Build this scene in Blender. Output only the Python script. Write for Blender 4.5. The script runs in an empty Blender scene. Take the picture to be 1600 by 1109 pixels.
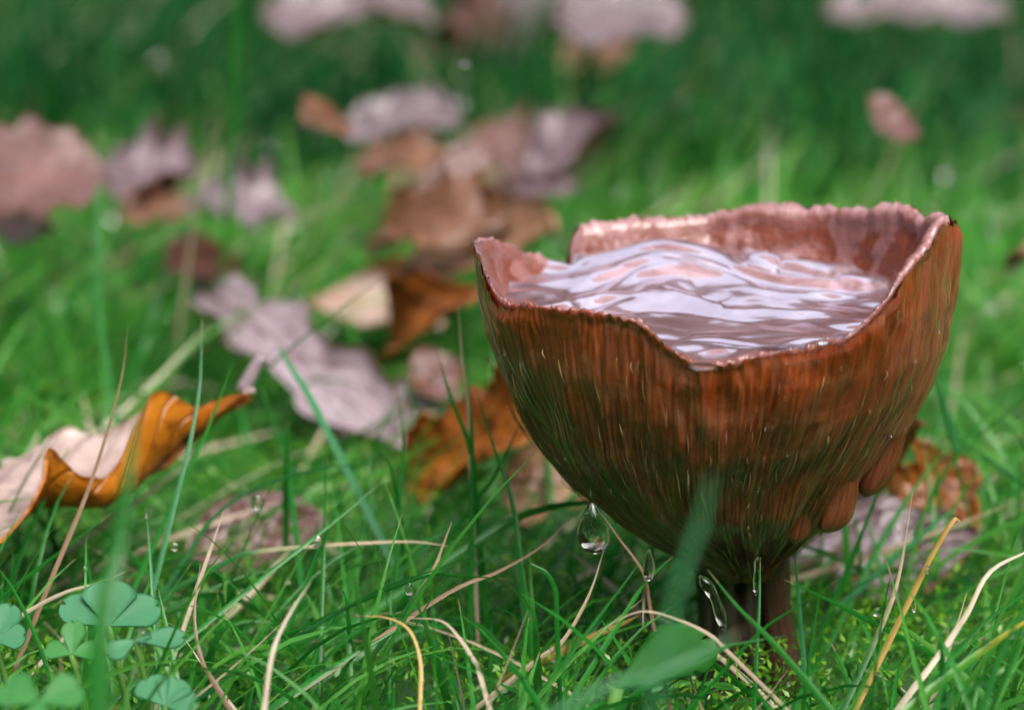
import bpy, math, random
import numpy as np
from mathutils import Vector

random.seed(7)
RNG = np.random.default_rng(11)
S = bpy.context.scene
COL = S.collection
R = math.radians
PI = math.pi

# ------------------------------------------------------------------ camera, sky, sun, exposure
PITCH = R(14.0)
CP, SP = math.cos(PITCH), math.sin(PITCH)
CAM_Y, CAM_Z = -0.278, 0.104
K = 0.36 / 1600.0

cam = bpy.data.cameras.new("camera")
cam_ob = bpy.data.objects.new("camera", cam)
COL.objects.link(cam_ob)
cam_ob.location = (0, CAM_Y, CAM_Z)
cam_ob.rotation_euler = (PI / 2 - PITCH, 0, 0)
cam.lens = 100
cam.sensor_width = 36
cam.clip_start = 0.01
cam.clip_end = 500
cam.dof.use_dof = True
cam.dof.focus_distance = 0.274
cam.dof.aperture_fstop = 18
cam.dof.aperture_blades = 7
S.camera = cam_ob

SUN_EL, SUN_AZ = R(54), R(152)          # azimuth measured from +Y (behind the mushroom) towards +X
world = bpy.data.worlds.new("World")
S.world = world
world.use_nodes = True
wn = world.node_tree
wn.nodes.clear()
w_out = wn.nodes.new("ShaderNodeOutputWorld")
w_bg = wn.nodes.new("ShaderNodeBackground")
w_sky = wn.nodes.new("ShaderNodeTexSky")
w_sky.sky_type = 'NISHITA'
w_sky.sun_disc = False
w_sky.sun_elevation = SUN_EL
w_sky.sun_rotation = SUN_AZ
w_sky.dust_density = 4.0
w_hs = wn.nodes.new("ShaderNodeHueSaturation")
w_hs.inputs['Hue'].default_value = 0.52
w_hs.inputs['Saturation'].default_value = 0.42
wn.links.new(w_sky.outputs[0], w_hs.inputs['Color'])
wn.links.new(w_hs.outputs[0], w_bg.inputs[0])
w_bg.inputs[1].default_value = 0.15
wn.links.new(w_bg.outputs[0], w_out.inputs[0])

sun = bpy.data.lights.new("sun", 'SUN')
sun.energy = 0.9
sun.angle = R(40)
sun.color = (1.0, 0.96, 0.9)
sun_ob = bpy.data.objects.new("sun", sun)
COL.objects.link(sun_ob)
sd = Vector((math.sin(SUN_AZ) * math.cos(SUN_EL), math.cos(SUN_AZ) * math.cos(SUN_EL), math.sin(SUN_EL)))
sun_ob.rotation_euler = sd.to_track_quat('Z', 'Y').to_euler()
sun_ob.location = (0, 0.5, 2)

S.view_settings.view_transform = 'Standard'
S.view_settings.look = 'None'
S.view_settings.exposure = 1.62
S.view_settings.gamma = 1
S.view_settings.use_curve_mapping = False
S.render.engine = 'CYCLES'
S.cycles.use_denoising = True
try:
    S.cycles.denoiser = 'OPENIMAGEDENOISE'
except Exception:
    pass
S.cycles.max_bounces = 10
S.cycles.transparent_max_bounces = 16
S.cycles.sample_clamp_indirect = 6.0
S.cycles.caustics_reflective = False

# ------------------------------------------------------------------ picture geometry -> places
def at_depth(px, py, d):
    v = (py - 554.5) * K
    return np.array([(px - 800) * K * d, CAM_Y + d * (CP - v * SP), CAM_Z + d * (-SP - v * CP)])

def at_z(px, py, z):
    v = (py - 554.5) * K
    return at_depth(px, py, (CAM_Z - z) / (SP + v * CP))

def at_y(px, py, y):
    v = (py - 554.5) * K
    return at_depth(px, py, (y - CAM_Y) / (CP - v * SP))

def depth_ground(py, z=0.0):
    return (CAM_Z - z) / (SP + (py - 554.5) * K * CP)

def project(P):
    P = np.asarray(P)
    dx, dy, dz = P[..., 0], P[..., 1] - CAM_Y, P[..., 2] - CAM_Z
    d = dy * CP - dz * SP
    d = np.where(np.abs(d) < 1e-6, 1e-6, d)
    up = dy * SP + dz * CP
    return 800 + dx / d / K, 554.5 - up / d / K, d

# ------------------------------------------------------------------ noise
def vnoise(x, y, seed=0, px=None):
    r = np.random.default_rng(seed)
    tab = r.random((256, 256))
    xi, yi = np.floor(x).astype(int), np.floor(y).astype(int)
    fx, fy = x - xi, y - yi
    fx = fx * fx * (3 - 2 * fx)
    fy = fy * fy * (3 - 2 * fy)
    m = (lambda a: (a % px) % 256) if px else (lambda a: a % 256)
    a, b, c, d = tab[m(xi), yi % 256], tab[m(xi + 1), yi % 256], tab[m(xi), (yi + 1) % 256], tab[m(xi + 1), (yi + 1) % 256]
    return (a * (1 - fx) + b * fx) * (1 - fy) + (c * (1 - fx) + d * fx) * fy

def fbm(x, y, seed=0, octaves=4):
    t, a, s = 0, 1.0, 0
    for k in range(octaves):
        t = t + a * vnoise(x * 2 ** k, y * 2 ** k, seed + k)
        s += a
        a *= 0.5
    return t / s

# ------------------------------------------------------------------ mesh helpers
def link(name, me, mats, parent=None):
    o = bpy.data.objects.new(name, me)
    COL.objects.link(o)
    for m in (mats if isinstance(mats, (list, tuple)) else [mats]):
        me.materials.append(m)
    if parent is not None:
        o.parent = parent
    return o

def mesh(name, V, F, mats, parent=None, uv=None, tint=None, mi=None, smooth=True):
    """V (n,3), F (m,4) or (m,3) arrays -> ONE mesh object. uv: per vertex (n,2). tint: per vertex (n,3)."""
    V = np.asarray(V, dtype=np.float32)
    F = np.asarray(F, dtype=np.int32)
    k = F.shape[1]
    me = bpy.data.meshes.new(name)
    me.vertices.add(len(V))
    me.vertices.foreach_set('co', V.ravel())
    me.loops.add(F.size)
    me.loops.foreach_set('vertex_index', F.ravel())
    me.polygons.add(len(F))
    me.polygons.foreach_set('loop_start', np.arange(0, F.size, k, dtype=np.int32))
    me.polygons.foreach_set('loop_total', np.full(len(F), k, dtype=np.int32))
    if smooth:
        me.polygons.foreach_set('use_smooth', np.ones(len(F), dtype=bool))
    if mi is not None:
        me.polygons.foreach_set('material_index', np.asarray(mi, dtype=np.int32))
    if uv is not None:
        l = me.uv_layers.new(name='UVMap')
        l.data.foreach_set('uv', np.asarray(uv, dtype=np.float32)[F.ravel()].ravel())
    if tint is not None:
        a = me.color_attributes.new('tint', 'FLOAT_COLOR', 'POINT')
        t = np.ones((len(V), 4), dtype=np.float32)
        t[:, :3] = tint
        a.data.foreach_set('color', t.ravel())
    me.update(calc_edges=True)
    me.validate()
    return link(name, me, mats, parent)

def grid_faces(nu, nv, wrap_u=False, off=0):
    iu = np.arange(nu if wrap_u else nu - 1)
    iv = np.arange(nv - 1)
    a, b = np.meshgrid(iu, iv, indexing='ij')
    a2 = (a + 1) % nu
    f = np.stack([a * nv + b, a2 * nv + b, a2 * nv + b + 1, a * nv + b + 1], -1).reshape(-1, 4)
    return f + off

def empty(name, loc=(0, 0, 0)):
    o = bpy.data.objects.new(name, None)
    COL.objects.link(o)
    o.location = loc
    o.empty_display_size = 0.005
    return o

def tag(o, label=None, cat=None, group=None, kind=None):
    for k, v in (('label', label), ('category', cat), ('group', group), ('kind', kind)):
        if v:
            o[k] = v
    return o

def catmull(P, n):
    P = np.asarray(P, float)
    if len(P) == 2:
        t = np.linspace(0, 1, n)[:, None]
        return P[0] * (1 - t) + P[1] * t
    Q = np.vstack([2 * P[0] - P[1], P, 2 * P[-1] - P[-2]])
    seg = np.linspace(0, len(P) - 1 - 1e-9, n)
    i = seg.astype(int)
    t = (seg - i)[:, None]
    p0, p1, p2, p3 = Q[i], Q[i + 1], Q[i + 2], Q[i + 3]
    return 0.5 * (2 * p1 + (p2 - p0) * t + (2 * p0 - 5 * p1 + 4 * p2 - p3) * t ** 2 + (3 * p1 - p0 - 3 * p2 + p3) * t ** 3)

def nrm(v):
    v = np.asarray(v, float)
    return v / np.maximum(np.linalg.norm(v, axis=-1, keepdims=True), 1e-12)

def tube(P, rad, n=8, jit=0.0, seed=0):
    P = np.asarray(P, float)
    m = len(P)
    rad = np.broadcast_to(rad, (m,)).astype(float)
    T = nrm(np.gradient(P, axis=0))
    ref = np.array([0.31, 0.9, 0.2])
    A = nrm(np.cross(T, ref))
    B = np.cross(T, A)
    th = np.linspace(0, 2 * PI, n, endpoint=False)
    rr = rad[:, None] * (1 + jit * (np.random.default_rng(seed).random((m, n)) - .5))
    V = P[:, None] + rr[..., None] * (np.cos(th)[None, :, None] * A[:, None] + np.sin(th)[None, :, None] * B[:, None])
    V = V.reshape(-1, 3)
    a, b = np.meshgrid(np.arange(m - 1), np.arange(n), indexing='ij')
    F = np.stack([a * n + b, a * n + (b + 1) % n, (a + 1) * n + (b + 1) % n, (a + 1) * n + b], -1).reshape(-1, 4)
    c0, c1 = len(V), len(V) + 1
    V = np.vstack([V, P[0], P[-1]])
    k = np.arange(n)
    cap0 = np.stack([np.full(n, c0), (k + 1) % n, k, k], -1)
    cap1 = np.stack([np.full(n, c1), (m - 1) * n + k, (m - 1) * n + (k + 1) % n, (m - 1) * n + (k + 1) % n], -1)
    uv = np.zeros((len(V), 2))
    uv[:m * n, 1] = np.repeat(np.linspace(0, 1, m), n)
    uv[:m * n, 0] = np.tile(np.arange(n) / n, m)
    return V, F, np.vstack([cap0[:, :3], cap1[:, :3]]), uv

def tube_obj(name, P, rad, mat, parent=None, n=8, jit=0.0, seed=0):
    V, F, T, uv = tube(P, rad, n, jit, seed)
    T = np.asarray(T)
    F3 = np.vstack([F[:, [0, 1, 2]], F[:, [0, 2, 3]], T])
    return mesh(name, V, F3, mat, parent, uv)

# ------------------------------------------------------------------ material helpers
class NT:
    def __init__(s, name):
        s.m = bpy.data.materials.new(name)
        s.m.use_nodes = True
        s.t = s.m.node_tree
        s.t.nodes.clear()
        s.out = s.n('ShaderNodeOutputMaterial')
    def n(s, typ, **kw):
        x = s.t.nodes.new(typ)
        for k, v in kw.items():
            if hasattr(x, k):
                setattr(x, k, v)
        return x
    def l(s, a, b):
        s.t.links.new(a, b)
    def set(s, sock, v):
        if isinstance(v, bpy.types.NodeSocket):
            s.l(v, sock)
        elif isinstance(v, tuple) and len(v) == 3 and sock.type == 'RGBA':
            sock.default_value = (*v, 1)
        else:
            sock.default_value = v
    def math(s, op, a, b=0.0, clamp=False):
        x = s.n('ShaderNodeMath', operation=op)
        x.use_clamp = clamp
        s.set(x.inputs[0], a)
        s.set(x.inputs[1], b)
        return x.outputs[0]
    def mix(s, f, a, b):
        x = s.n('ShaderNodeMix', data_type='RGBA')
        s.set(x.inputs[0], f)
        s.set(x.inputs[6], a)
        s.set(x.inputs[7], b)
        return x.outputs[2]
    def ramp(s, f, *stops):
        x = s.n('ShaderNodeValToRGB')
        e = x.color_ramp.elements
        while len(e) < len(stops):
            e.new(0.5)
        for el, (p, c) in zip(e, stops):
            el.position = p
            el.color = (*c, 1) if isinstance(c, tuple) else (c, c, c, 1)
        s.set(x.inputs[0], f)
        return x.outputs[0]
    def noise(s, vec, scale, detail=4, rough=0.55, dist=0.0):
        x = s.n('ShaderNodeTexNoise')
        if vec is not None:
            s.l(vec, x.inputs['Vector'])
        x.inputs['Scale'].default_value = scale
        x.inputs['Detail'].default_value = detail
        x.inputs['Roughness'].default_value = rough
        x.inputs['Distortion'].default_value = dist
        return x.outputs['Fac']
    def vec(s, v, scale=(1, 1, 1), loc=(0, 0, 0)):
        x = s.n('ShaderNodeMapping')
        s.l(v, x.inputs['Vector'])
        x.inputs['Scale'].default_value = scale
        x.inputs['Location'].default_value = loc
        return x.outputs[0]
    def obj(s):
        return s.n('ShaderNodeTexCoord').outputs['Object']
    def uv(s):
        return s.n('ShaderNodeTexCoord').outputs['UV']
    def bump(s, h, strength=0.3, dist=0.0005):
        x = s.n('ShaderNodeBump')
        x.inputs['Strength'].default_value = strength
        x.inputs['Distance'].default_value = dist
        s.l(h, x.inputs['Height'])
        return x.outputs[0]
    def principled(s, col, rough=0.4, normal=None, **kw):
        x = s.n('ShaderNodeBsdfPrincipled')
        s.set(x.inputs['Base Color'], col)
        s.set(x.inputs['Roughness'], rough)
        if normal is not None:
            s.l(normal, x.inputs['Normal'])
        for k, v in kw.items():
            s.set(x.inputs[k.replace('_', ' ')], v)
        return x
    def finish(s, sh):
        s.l(sh, s.out.inputs['Surface'])
        return s.m
    def leafy(s, col, tcol, trans=0.4, rough=0.35, normal=None, **kw):
        p = s.principled(col, rough, normal, **kw)
        t = s.n('ShaderNodeBsdfTranslucent')
        s.set(t.inputs[0], tcol)
        x = s.n('ShaderNodeMixShader')
        s.set(x.inputs[0], trans)
        s.l(p.outputs[0], x.inputs[1])
        s.l(t.outputs[0], x.inputs[2])
        return s.finish(x.outputs[0])

def sep(m, c):
    x = m.n('ShaderNodeSeparateColor')
    m.l(c, x.inputs[0])
    return x.outputs

def mat_grass(name, dark, mid, light, tip=(0.30, 0.24, 0.10), trans=0.42, rough=0.25, spec=0.3):
    m = NT(name)
    a = m.n('ShaderNodeAttribute')
    a.attribute_name = 'tint'
    r, s_, b = sep(m, a.outputs['Color'])[:3]
    col = m.ramp(r, (0.0, dark), (0.45, mid), (0.9, light))
    dry = m.math('MULTIPLY', m.math('GREATER_THAN', s_, 0.94), m.math('GREATER_THAN', b, 0.6))
    col = m.mix(dry, col, tip)
    vein = m.noise(m.vec(m.obj(), (1, 1, 1)), 900, 2)
    col = m.mix(m.math('MULTIPLY', vein, 0.35), col, dark)
    tc = m.mix(0.45, col, (0.04, 0.36, 0.04))
    return m.leafy(col, tc, trans, rough, m.bump(vein, 0.25, 0.0002), Specular_IOR_Level=spec)

M = {}
M['grass'] = mat_grass('lawn_grass', (0.005, 0.10, 0.010), (0.026, 0.21, 0.022), (0.12, 0.36, 0.05))
M['grass_mid'] = mat_grass('turf_grass', (0.012, 0.13, 0.014), (0.060, 0.29, 0.032), (0.22, 0.47, 0.085), spec=0.25)
M['grass_shaded'] = mat_grass('shade_dark_grass', (0.001, 0.034, 0.007), (0.003, 0.062, 0.011), (0.012, 0.11, 0.020), trans=0.18, rough=0.5, spec=0.12)  # back lawn: shade is put into the blade colour
M['blade'] = mat_grass('green_blade', (0.010, 0.11, 0.012), (0.018, 0.18, 0.02), (0.045, 0.26, 0.035))
M['blade_blue'] = mat_grass('bluish_blade', (0.03, 0.16, 0.05), (0.05, 0.22, 0.08), (0.09, 0.30, 0.13), rough=0.25)

def mat_woods_tint():
    m = NT('added_woods_tint')  # mauve tone chosen to tint what the water reflects
    a = m.n('ShaderNodeAttribute')
    a.attribute_name = 'tint'
    col = m.ramp(sep(m, a.outputs['Color'])[0], (0.1, (0.14, 0.10, 0.11)), (0.5, (0.22, 0.16, 0.165)), (0.9, (0.32, 0.25, 0.25)))
    return m.finish(m.principled(col, 0.7).outputs[0])
M['woods_tint'] = mat_woods_tint()

def mat_straw(name, a_, b_, c_):
    m = NT(name)
    a = m.n('ShaderNodeAttribute')
    a.attribute_name = 'tint'
    r = sep(m, a.outputs['Color'])[0]
    nz = m.noise(m.obj(), 350, 4)
    col = m.ramp(m.math('ADD', m.math('MULTIPLY', r, 0.6), m.math('MULTIPLY', nz, 0.4)), (0.1, a_), (0.5, b_), (0.9, c_))
    return m.leafy(col, m.mix(0.4, col, (0.5, 0.35, 0.12)), 0.25, 0.42, m.bump(nz, 0.4, 0.0003))
M['straw'] = mat_straw('dry_straw', (0.24, 0.165, 0.095), (0.44, 0.345, 0.235), (0.66, 0.575, 0.455))
M['straw_gold'] = mat_straw('golden_straw', (0.30, 0.17, 0.03), (0.55, 0.36, 0.10), (0.68, 0.52, 0.24))
M['straw_brown'] = mat_straw('brown_straw', (0.09, 0.05, 0.03), (0.22, 0.13, 0.075), (0.36, 0.25, 0.15))

def mat_tip(name, green, straw, split):
    """green blade whose tip has dried: colour changes along the blade."""
    m = NT(name)
    a = m.n('ShaderNodeAttribute')
    a.attribute_name = 'tint'
    s_ = sep(m, a.outputs['Color'])[1]
    nz = m.noise(m.obj(), 400, 3)
    f = m.ramp(m.math('ADD', s_, m.math('MULTIPLY', m.math('SUBTRACT', nz, 0.5), 0.25)), (split - 0.1, 0.0), (split + 0.1, 1.0))
    col = m.mix(f, green, straw)
    return m.leafy(col, col, 0.35, 0.35, m.bump(nz, 0.3, 0.0003))
M['tip_straw'] = mat_tip('dry_tipped_blade', (0.03, 0.15, 0.03), (0.50, 0.38, 0.24), 0.55)
M['tip_gold'] = mat_tip('gold_tipped_blade', (0.10, 0.24, 0.03), (0.56, 0.38, 0.12), 0.35)
M['yellowing'] = mat_tip('yellowing_blade', (0.07, 0.27, 0.02), (0.50, 0.42, 0.05), 0.75)

def mat_leaf(name, a_, b_, spot, rough=0.3, trans=0.15, tr=(0.5, 0.18, 0.03), vein=0.55):
    m = NT(name)
    uv = m.uv()
    o = m.obj()
    n1 = m.noise(o, 130, 5, 0.6)
    n2 = m.noise(o, 420, 4, 0.65)
    col = m.mix(m.ramp(n1, (0.35, 0.0), (0.65, 1.0)), a_, b_)
    col = m.mix(m.ramp(n2, (0.53, 0.0), (0.68, 0.9)), col, spot)
    sx = m.n('ShaderNodeSeparateXYZ')
    m.l(uv, sx.inputs[0])
    av = m.math('ABSOLUTE', m.math('SUBTRACT', sx.outputs[1], 0.5))
    w = m.math('SUBTRACT', m.math('MULTIPLY', sx.outputs[0], 9.0), m.math('MULTIPLY', av, 5.0))
    w = m.math('ABSOLUTE', m.math('SUBTRACT', m.math('FRACT', w), 0.5))
    v = m.ramp(w, (0.0, 1.0), (0.09, 0.0))
    col = m.mix(m.math('MULTIPLY', v, vein), col, spot)
    h = m.math('SUBTRACT', m.math('MULTIPLY', n2, 0.6), m.math('MULTIPLY', v, 0.5))
    return m.leafy(col, tr, trans, rough, m.bump(h, 0.7, 0.0008), Specular_IOR_Level=0.6)
M['lilac'] = mat_leaf('wet_pale_leaf', (0.26, 0.195, 0.215), (0.40, 0.32, 0.35), (0.13, 0.065, 0.065), 0.2)
M['grey_lilac'] = mat_leaf('weathered_pale_leaf', (0.12, 0.09, 0.10), (0.24, 0.185, 0.195), (0.08, 0.045, 0.045), 0.3)
M['buff'] = mat_leaf('buff_leaf', (0.36, 0.255, 0.215), (0.52, 0.40, 0.35), (0.19, 0.115, 0.13), 0.25, vein=0.5)
M['cream'] = mat_leaf('cream_leaf', (0.38, 0.26, 0.20), (0.50, 0.38, 0.31), (0.35, 0.18, 0.10), 0.32)
M['orange'] = mat_leaf('orange_leaf', (0.40, 0.115, 0.006), (0.60, 0.22, 0.014), (0.13, 0.035, 0.006), 0.35, 0.3, (0.85, 0.32, 0.02), 0.3)
M['rust'] = mat_leaf('rust_leaf', (0.22, 0.06, 0.010), (0.38, 0.12, 0.018), (0.04, 0.014, 0.007), 0.33, 0.25)
M['brown'] = mat_leaf('brown_leaf', (0.14, 0.058, 0.025), (0.22, 0.10, 0.05), (0.06, 0.025, 0.015), 0.36)
M['pinkish'] = mat_leaf('pinkish_leaf', (0.125, 0.055, 0.047), (0.20, 0.10, 0.09), (0.07, 0.028, 0.022), 0.32)
M['tan'] = mat_leaf('tan_leaf', (0.34, 0.175, 0.09), (0.45, 0.26, 0.16), (0.26, 0.11, 0.05), 0.34)
M['maroon'] = mat_leaf('maroon_leaf', (0.07, 0.022, 0.016), (0.12, 0.04, 0.025), (0.03, 0.01, 0.01), 0.4)
M['violet'] = mat_leaf('violet_leaf', (0.11, 0.065, 0.075), (0.22, 0.155, 0.18), (0.07, 0.035, 0.04), 0.32)

def mat_water(name, tintc=(1, 1, 1), rough=0.0):
    m = NT(name)
    p = m.principled(tintc, rough, None, IOR=1.333, Transmission_Weight=1.0)
    return m.finish(p.outputs[0])
M['drop'] = mat_water('clear_water', (1, 1, 1), 0.0)

def mat_pool():
    m = NT('rain_pool')
    lw = m.n('ShaderNodeFresnel')
    lw.inputs['IOR'].default_value = 1.333
    nz = m.noise(m.vec(m.obj(), (1, 2.2, 1)), 200, 2, 0.4, 1.0)
    b = m.bump(nz, 0.15, 0.0006)
    m.l(b, lw.inputs['Normal'])
    g = m.n('ShaderNodeBsdfGlossy')
    g.inputs['Roughness'].default_value = 0.19
    g.inputs['Color'].default_value = (0.96, 0.93, 1, 1)
    m.l(b, g.inputs['Normal'])
    t = m.n('ShaderNodeBsdfTransparent')
    t.inputs['Color'].default_value = (0.95, 0.88, 0.87, 1)
    x = m.n('ShaderNodeMixShader')
    m.l(m.math('MINIMUM', lw.outputs[0], 0.7), x.inputs[0])
    df = m.n('ShaderNodeBsdfDiffuse')            # the rain has stirred up a cloudy lilac brown silt
    sw = m.noise(m.vec(m.obj(), (1, 1.6, 1)), 150, 4, 0.6, 1.5)
    m.l(m.mix(m.ramp(sw, (0.35, 0.0), (0.65, 1.0)), (0.21, 0.085, 0.075), (0.44, 0.29, 0.33)), df.inputs[0])
    y = m.n('ShaderNodeMixShader')
    m.l(m.ramp(sw, (0.3, 0.3), (0.7, 0.75)), y.inputs[0])
    m.l(t.outputs[0], y.inputs[1])
    m.l(df.outputs[0], y.inputs[2])
    m.l(y.outputs[0], x.inputs[1])
    m.l(g.outputs[0], x.inputs[2])
    return m.finish(x.outputs[0])
M['pool'] = mat_pool()

def mat_flesh():
    m = NT('cap_flesh')
    a = m.n('ShaderNodeAttribute')
    a.attribute_name = 'tint'
    edge = sep(m, a.outputs['Color'])[0]
    o = m.obj()
    n1 = m.noise(o, 210, 4, 0.55, 0.6)
    n2 = m.noise(o, 900, 4, 0.6)
    brown = m.mix(n2, (0.14, 0.030, 0.014), (0.24, 0.058, 0.026))
    patch = m.ramp(n1, (0.50, 0.0), (0.54, 1.0))
    col = m.mix(m.math('MULTIPLY', patch, 0.6), brown, (0.36, 0.18, 0.18))
    col = m.mix(sep(m, a.outputs['Color'])[1], col, m.mix(patch, (0.34, 0.17, 0.15), (0.48, 0.30, 0.31)))
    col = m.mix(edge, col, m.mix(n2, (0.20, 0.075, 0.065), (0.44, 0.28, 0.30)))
    h = m.math('ADD', m.math('MULTIPLY', n1, 0.6), m.math('MULTIPLY', n2, 0.5))
    n3 = m.noise(o, 2200, 3, 0.6)
    p = m.principled(col, 0.3, m.bump(m.math('ADD', h, m.math('MULTIPLY', n3, 0.35)), 0.6, 0.0008), Coat_Weight=0.6, Coat_Roughness=0.10)
    p.inputs['Subsurface Weight'].default_value = 0.35
    p.inputs['Subsurface Radius'].default_value = (1.0, 0.35, 0.2)
    p.inputs['Subsurface Scale'].default_value = 0.002
    return m.finish(p.outputs[0])
M['flesh'] = mat_flesh()

def mat_gills():
    m = NT('wet_gills')
    uv = m.uv()
    a = m.n('ShaderNodeAttribute')
    a.attribute_name = 'tint'
    ridge, t, nz0 = sep(m, a.outputs['Color'])[:3]
    s1 = m.noise(m.vec(uv, (110, 4.5, 1)), 1.0, 5, 0.6, 0.9)
    s2 = m.noise(m.vec(uv, (330, 7, 1)), 1.0, 3, 0.6)
    s3 = m.noise(m.vec(uv, (40, 5, 1)), 1.0, 3, 0.6)
    top = m.ramp(s1, (0.30, (0.11, 0.015, 0.003)), (0.52, (0.26, 0.042, 0.005)), (0.75, (0.44, 0.10, 0.016)))  # orange below the rim also paints in the light glowing through it
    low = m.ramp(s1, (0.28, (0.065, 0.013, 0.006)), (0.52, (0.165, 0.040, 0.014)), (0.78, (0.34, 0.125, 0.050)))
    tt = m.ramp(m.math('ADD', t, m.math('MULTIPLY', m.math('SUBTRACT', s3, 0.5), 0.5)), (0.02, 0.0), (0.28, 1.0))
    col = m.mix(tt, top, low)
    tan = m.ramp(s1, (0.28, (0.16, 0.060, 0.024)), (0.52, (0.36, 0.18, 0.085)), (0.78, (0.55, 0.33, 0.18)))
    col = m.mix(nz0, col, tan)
    col = m.mix(m.math('MULTIPLY', m.ramp(s2, (0.60, 0.0), (0.72, 1.0)), 0.35), col, (0.36, 0.19, 0.075))
    col = m.mix(m.math('MULTIPLY', m.ramp(ridge, (0.0, 1.0), (0.4, 0.0)), 0.25), col, (0.05, 0.014, 0.005))
    blot = m.noise(m.vec(uv, (26, 7, 1)), 1.0, 5, 0.65, 0.6)
    col = m.mix(m.ramp(blot, (0.50, 0.0), (0.66, 0.75)), col, m.mix(s2, (0.20, 0.058, 0.023), (0.38, 0.17, 0.078)))
    col = m.mix(m.ramp(blot, (0.30, 0.7), (0.42, 0.0)), col, (0.055, 0.014, 0.007))
    h = m.math('ADD', m.math('MULTIPLY', s1, 0.7), m.math('MULTIPLY', s2, 0.5))
    mu = m.n('ShaderNodeMix', data_type='RGBA', blend_type='MULTIPLY')
    mu.inputs[0].default_value = 1.0
    m.l(col, mu.inputs[6])
    mu.inputs[7].default_value = (0.86, 0.68, 0.72, 1)
    col = mu.outputs[2]
    p = m.principled(col, 0.14, m.bump(h, 0.35, 0.0005), Coat_Weight=0.9, Coat_Roughness=0.04, Specular_IOR_Level=0.5)
    p.inputs['Subsurface Weight'].default_value = 0.45
    p.inputs['Subsurface Radius'].default_value = (1.0, 0.33, 0.07)
    p.inputs['Subsurface Scale'].default_value = 0.0022
    return m.finish(p.outputs[0])
M['gills'] = mat_gills()

def mat_lobe():
    m = NT('waterlogged_gill_lobe')
    n1 = m.noise(m.vec(m.obj(), (1, 1, 0.25)), 700, 4, 0.6)
    col = m.ramp(n1, (0.3, (0.12, 0.065, 0.02)), (0.55, (0.26, 0.16, 0.06)), (0.75, (0.42, 0.28, 0.13)))
    p = m.principled(col, 0.15, m.bump(n1, 0.4, 0.0005), Coat_Weight=0.8, Coat_Roughness=0.04, Transmission_Weight=0.25, IOR=1.36)
    p.inputs['Subsurface Weight'].default_value = 0.3
    p.inputs['Subsurface Radius'].default_value = (1.0, 0.45, 0.12)
    p.inputs['Subsurface Scale'].default_value = 0.002
    return m.finish(p.outputs[0])
M['lobe'] = mat_lobe()
_m = NT('painted_gill_glint')  # pale glossy colour that paints wet highlights on the gills
M['painted_glint'] = _m.finish(_m.principled(_m.ramp(_m.noise(_m.obj(), 300, 2), (0.40, (0.16, 0.060, 0.026)), (0.72, (0.46, 0.28, 0.15))), 0.12, None, Coat_Weight=1.0, Coat_Roughness=0.03).outputs[0])

def mat_stem(name, a_, b_, c_):
    m = NT(name)
    n1 = m.noise(m.vec(m.uv(), (36, 2.5, 1)), 1.0, 4, 0.6)
    n2 = m.noise(m.obj(), 500, 4)
    col = m.ramp(n1, (0.3, a_), (0.55, b_), (0.75, c_))
    p = m.principled(col, 0.28, m.bump(m.math('ADD', n1, n2), 0.5, 0.0005), Coat_Weight=0.4, Coat_Roughness=0.1)
    return m.finish(p.outputs[0])
M['stem'] = mat_stem('dark_stem', (0.016, 0.010, 0.009), (0.040, 0.024, 0.022), (0.10, 0.065, 0.06))
M['strand'] = mat_stem('brown_stem_strand', (0.025, 0.009, 0.007), (0.06, 0.022, 0.017), (0.13, 0.06, 0.05))

def mat_clover(name, a_, b_):
    m = NT(name)
    n1 = m.noise(m.obj(), 260, 3)
    col = m.mix(n1, a_, b_)
    return m.leafy(col, (0.05, 0.26, 0.05), 0.25, 0.5, m.bump(m.noise(m.obj(), 1500, 2), 0.15, 0.0002), Specular_IOR_Level=0.3)
M['clover'] = mat_clover('clover_leaf', (0.035, 0.17, 0.07), (0.065, 0.24, 0.105))
M['clover_green'] = mat_clover('young_clover_leaf', (0.03, 0.17, 0.03), (0.05, 0.23, 0.05))
M['stalk'] = mat_clover('clover_stalk', (0.10, 0.26, 0.05), (0.16, 0.34, 0.07))
M['weed'] = mat_clover('weed_leaf', (0.008, 0.075, 0.008), (0.018, 0.125, 0.014))

def mat_moss():
    m = NT('moss')
    a = m.n('ShaderNodeAttribute')
    a.attribute_name = 'tint'
    r = sep(m, a.outputs['Color'])[0]
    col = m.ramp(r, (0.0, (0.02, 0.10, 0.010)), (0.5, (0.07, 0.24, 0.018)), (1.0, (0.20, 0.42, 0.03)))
    return m.leafy(col, (0.22, 0.5, 0.02), 0.4, 0.3)
M['moss'] = mat_moss()

def mat_ground():
    m = NT('lawn_ground')
    o = m.obj()
    n1 = m.noise(o, 60, 6, 0.65)
    n2 = m.noise(o, 7, 4)
    col = m.ramp(n1, (0.3, (0.018, 0.04, 0.010)), (0.5, (0.03, 0.10, 0.016)), (0.7, (0.06, 0.11, 0.025)))
    col = m.mix(m.math('MULTIPLY', n2, 0.6), col, (0.015, 0.075, 0.015))
    p = m.principled(col, 0.6, m.bump(n1, 0.8, 0.004))
    return m.finish(p.outputs[0])
M['ground'] = mat_ground()

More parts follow.
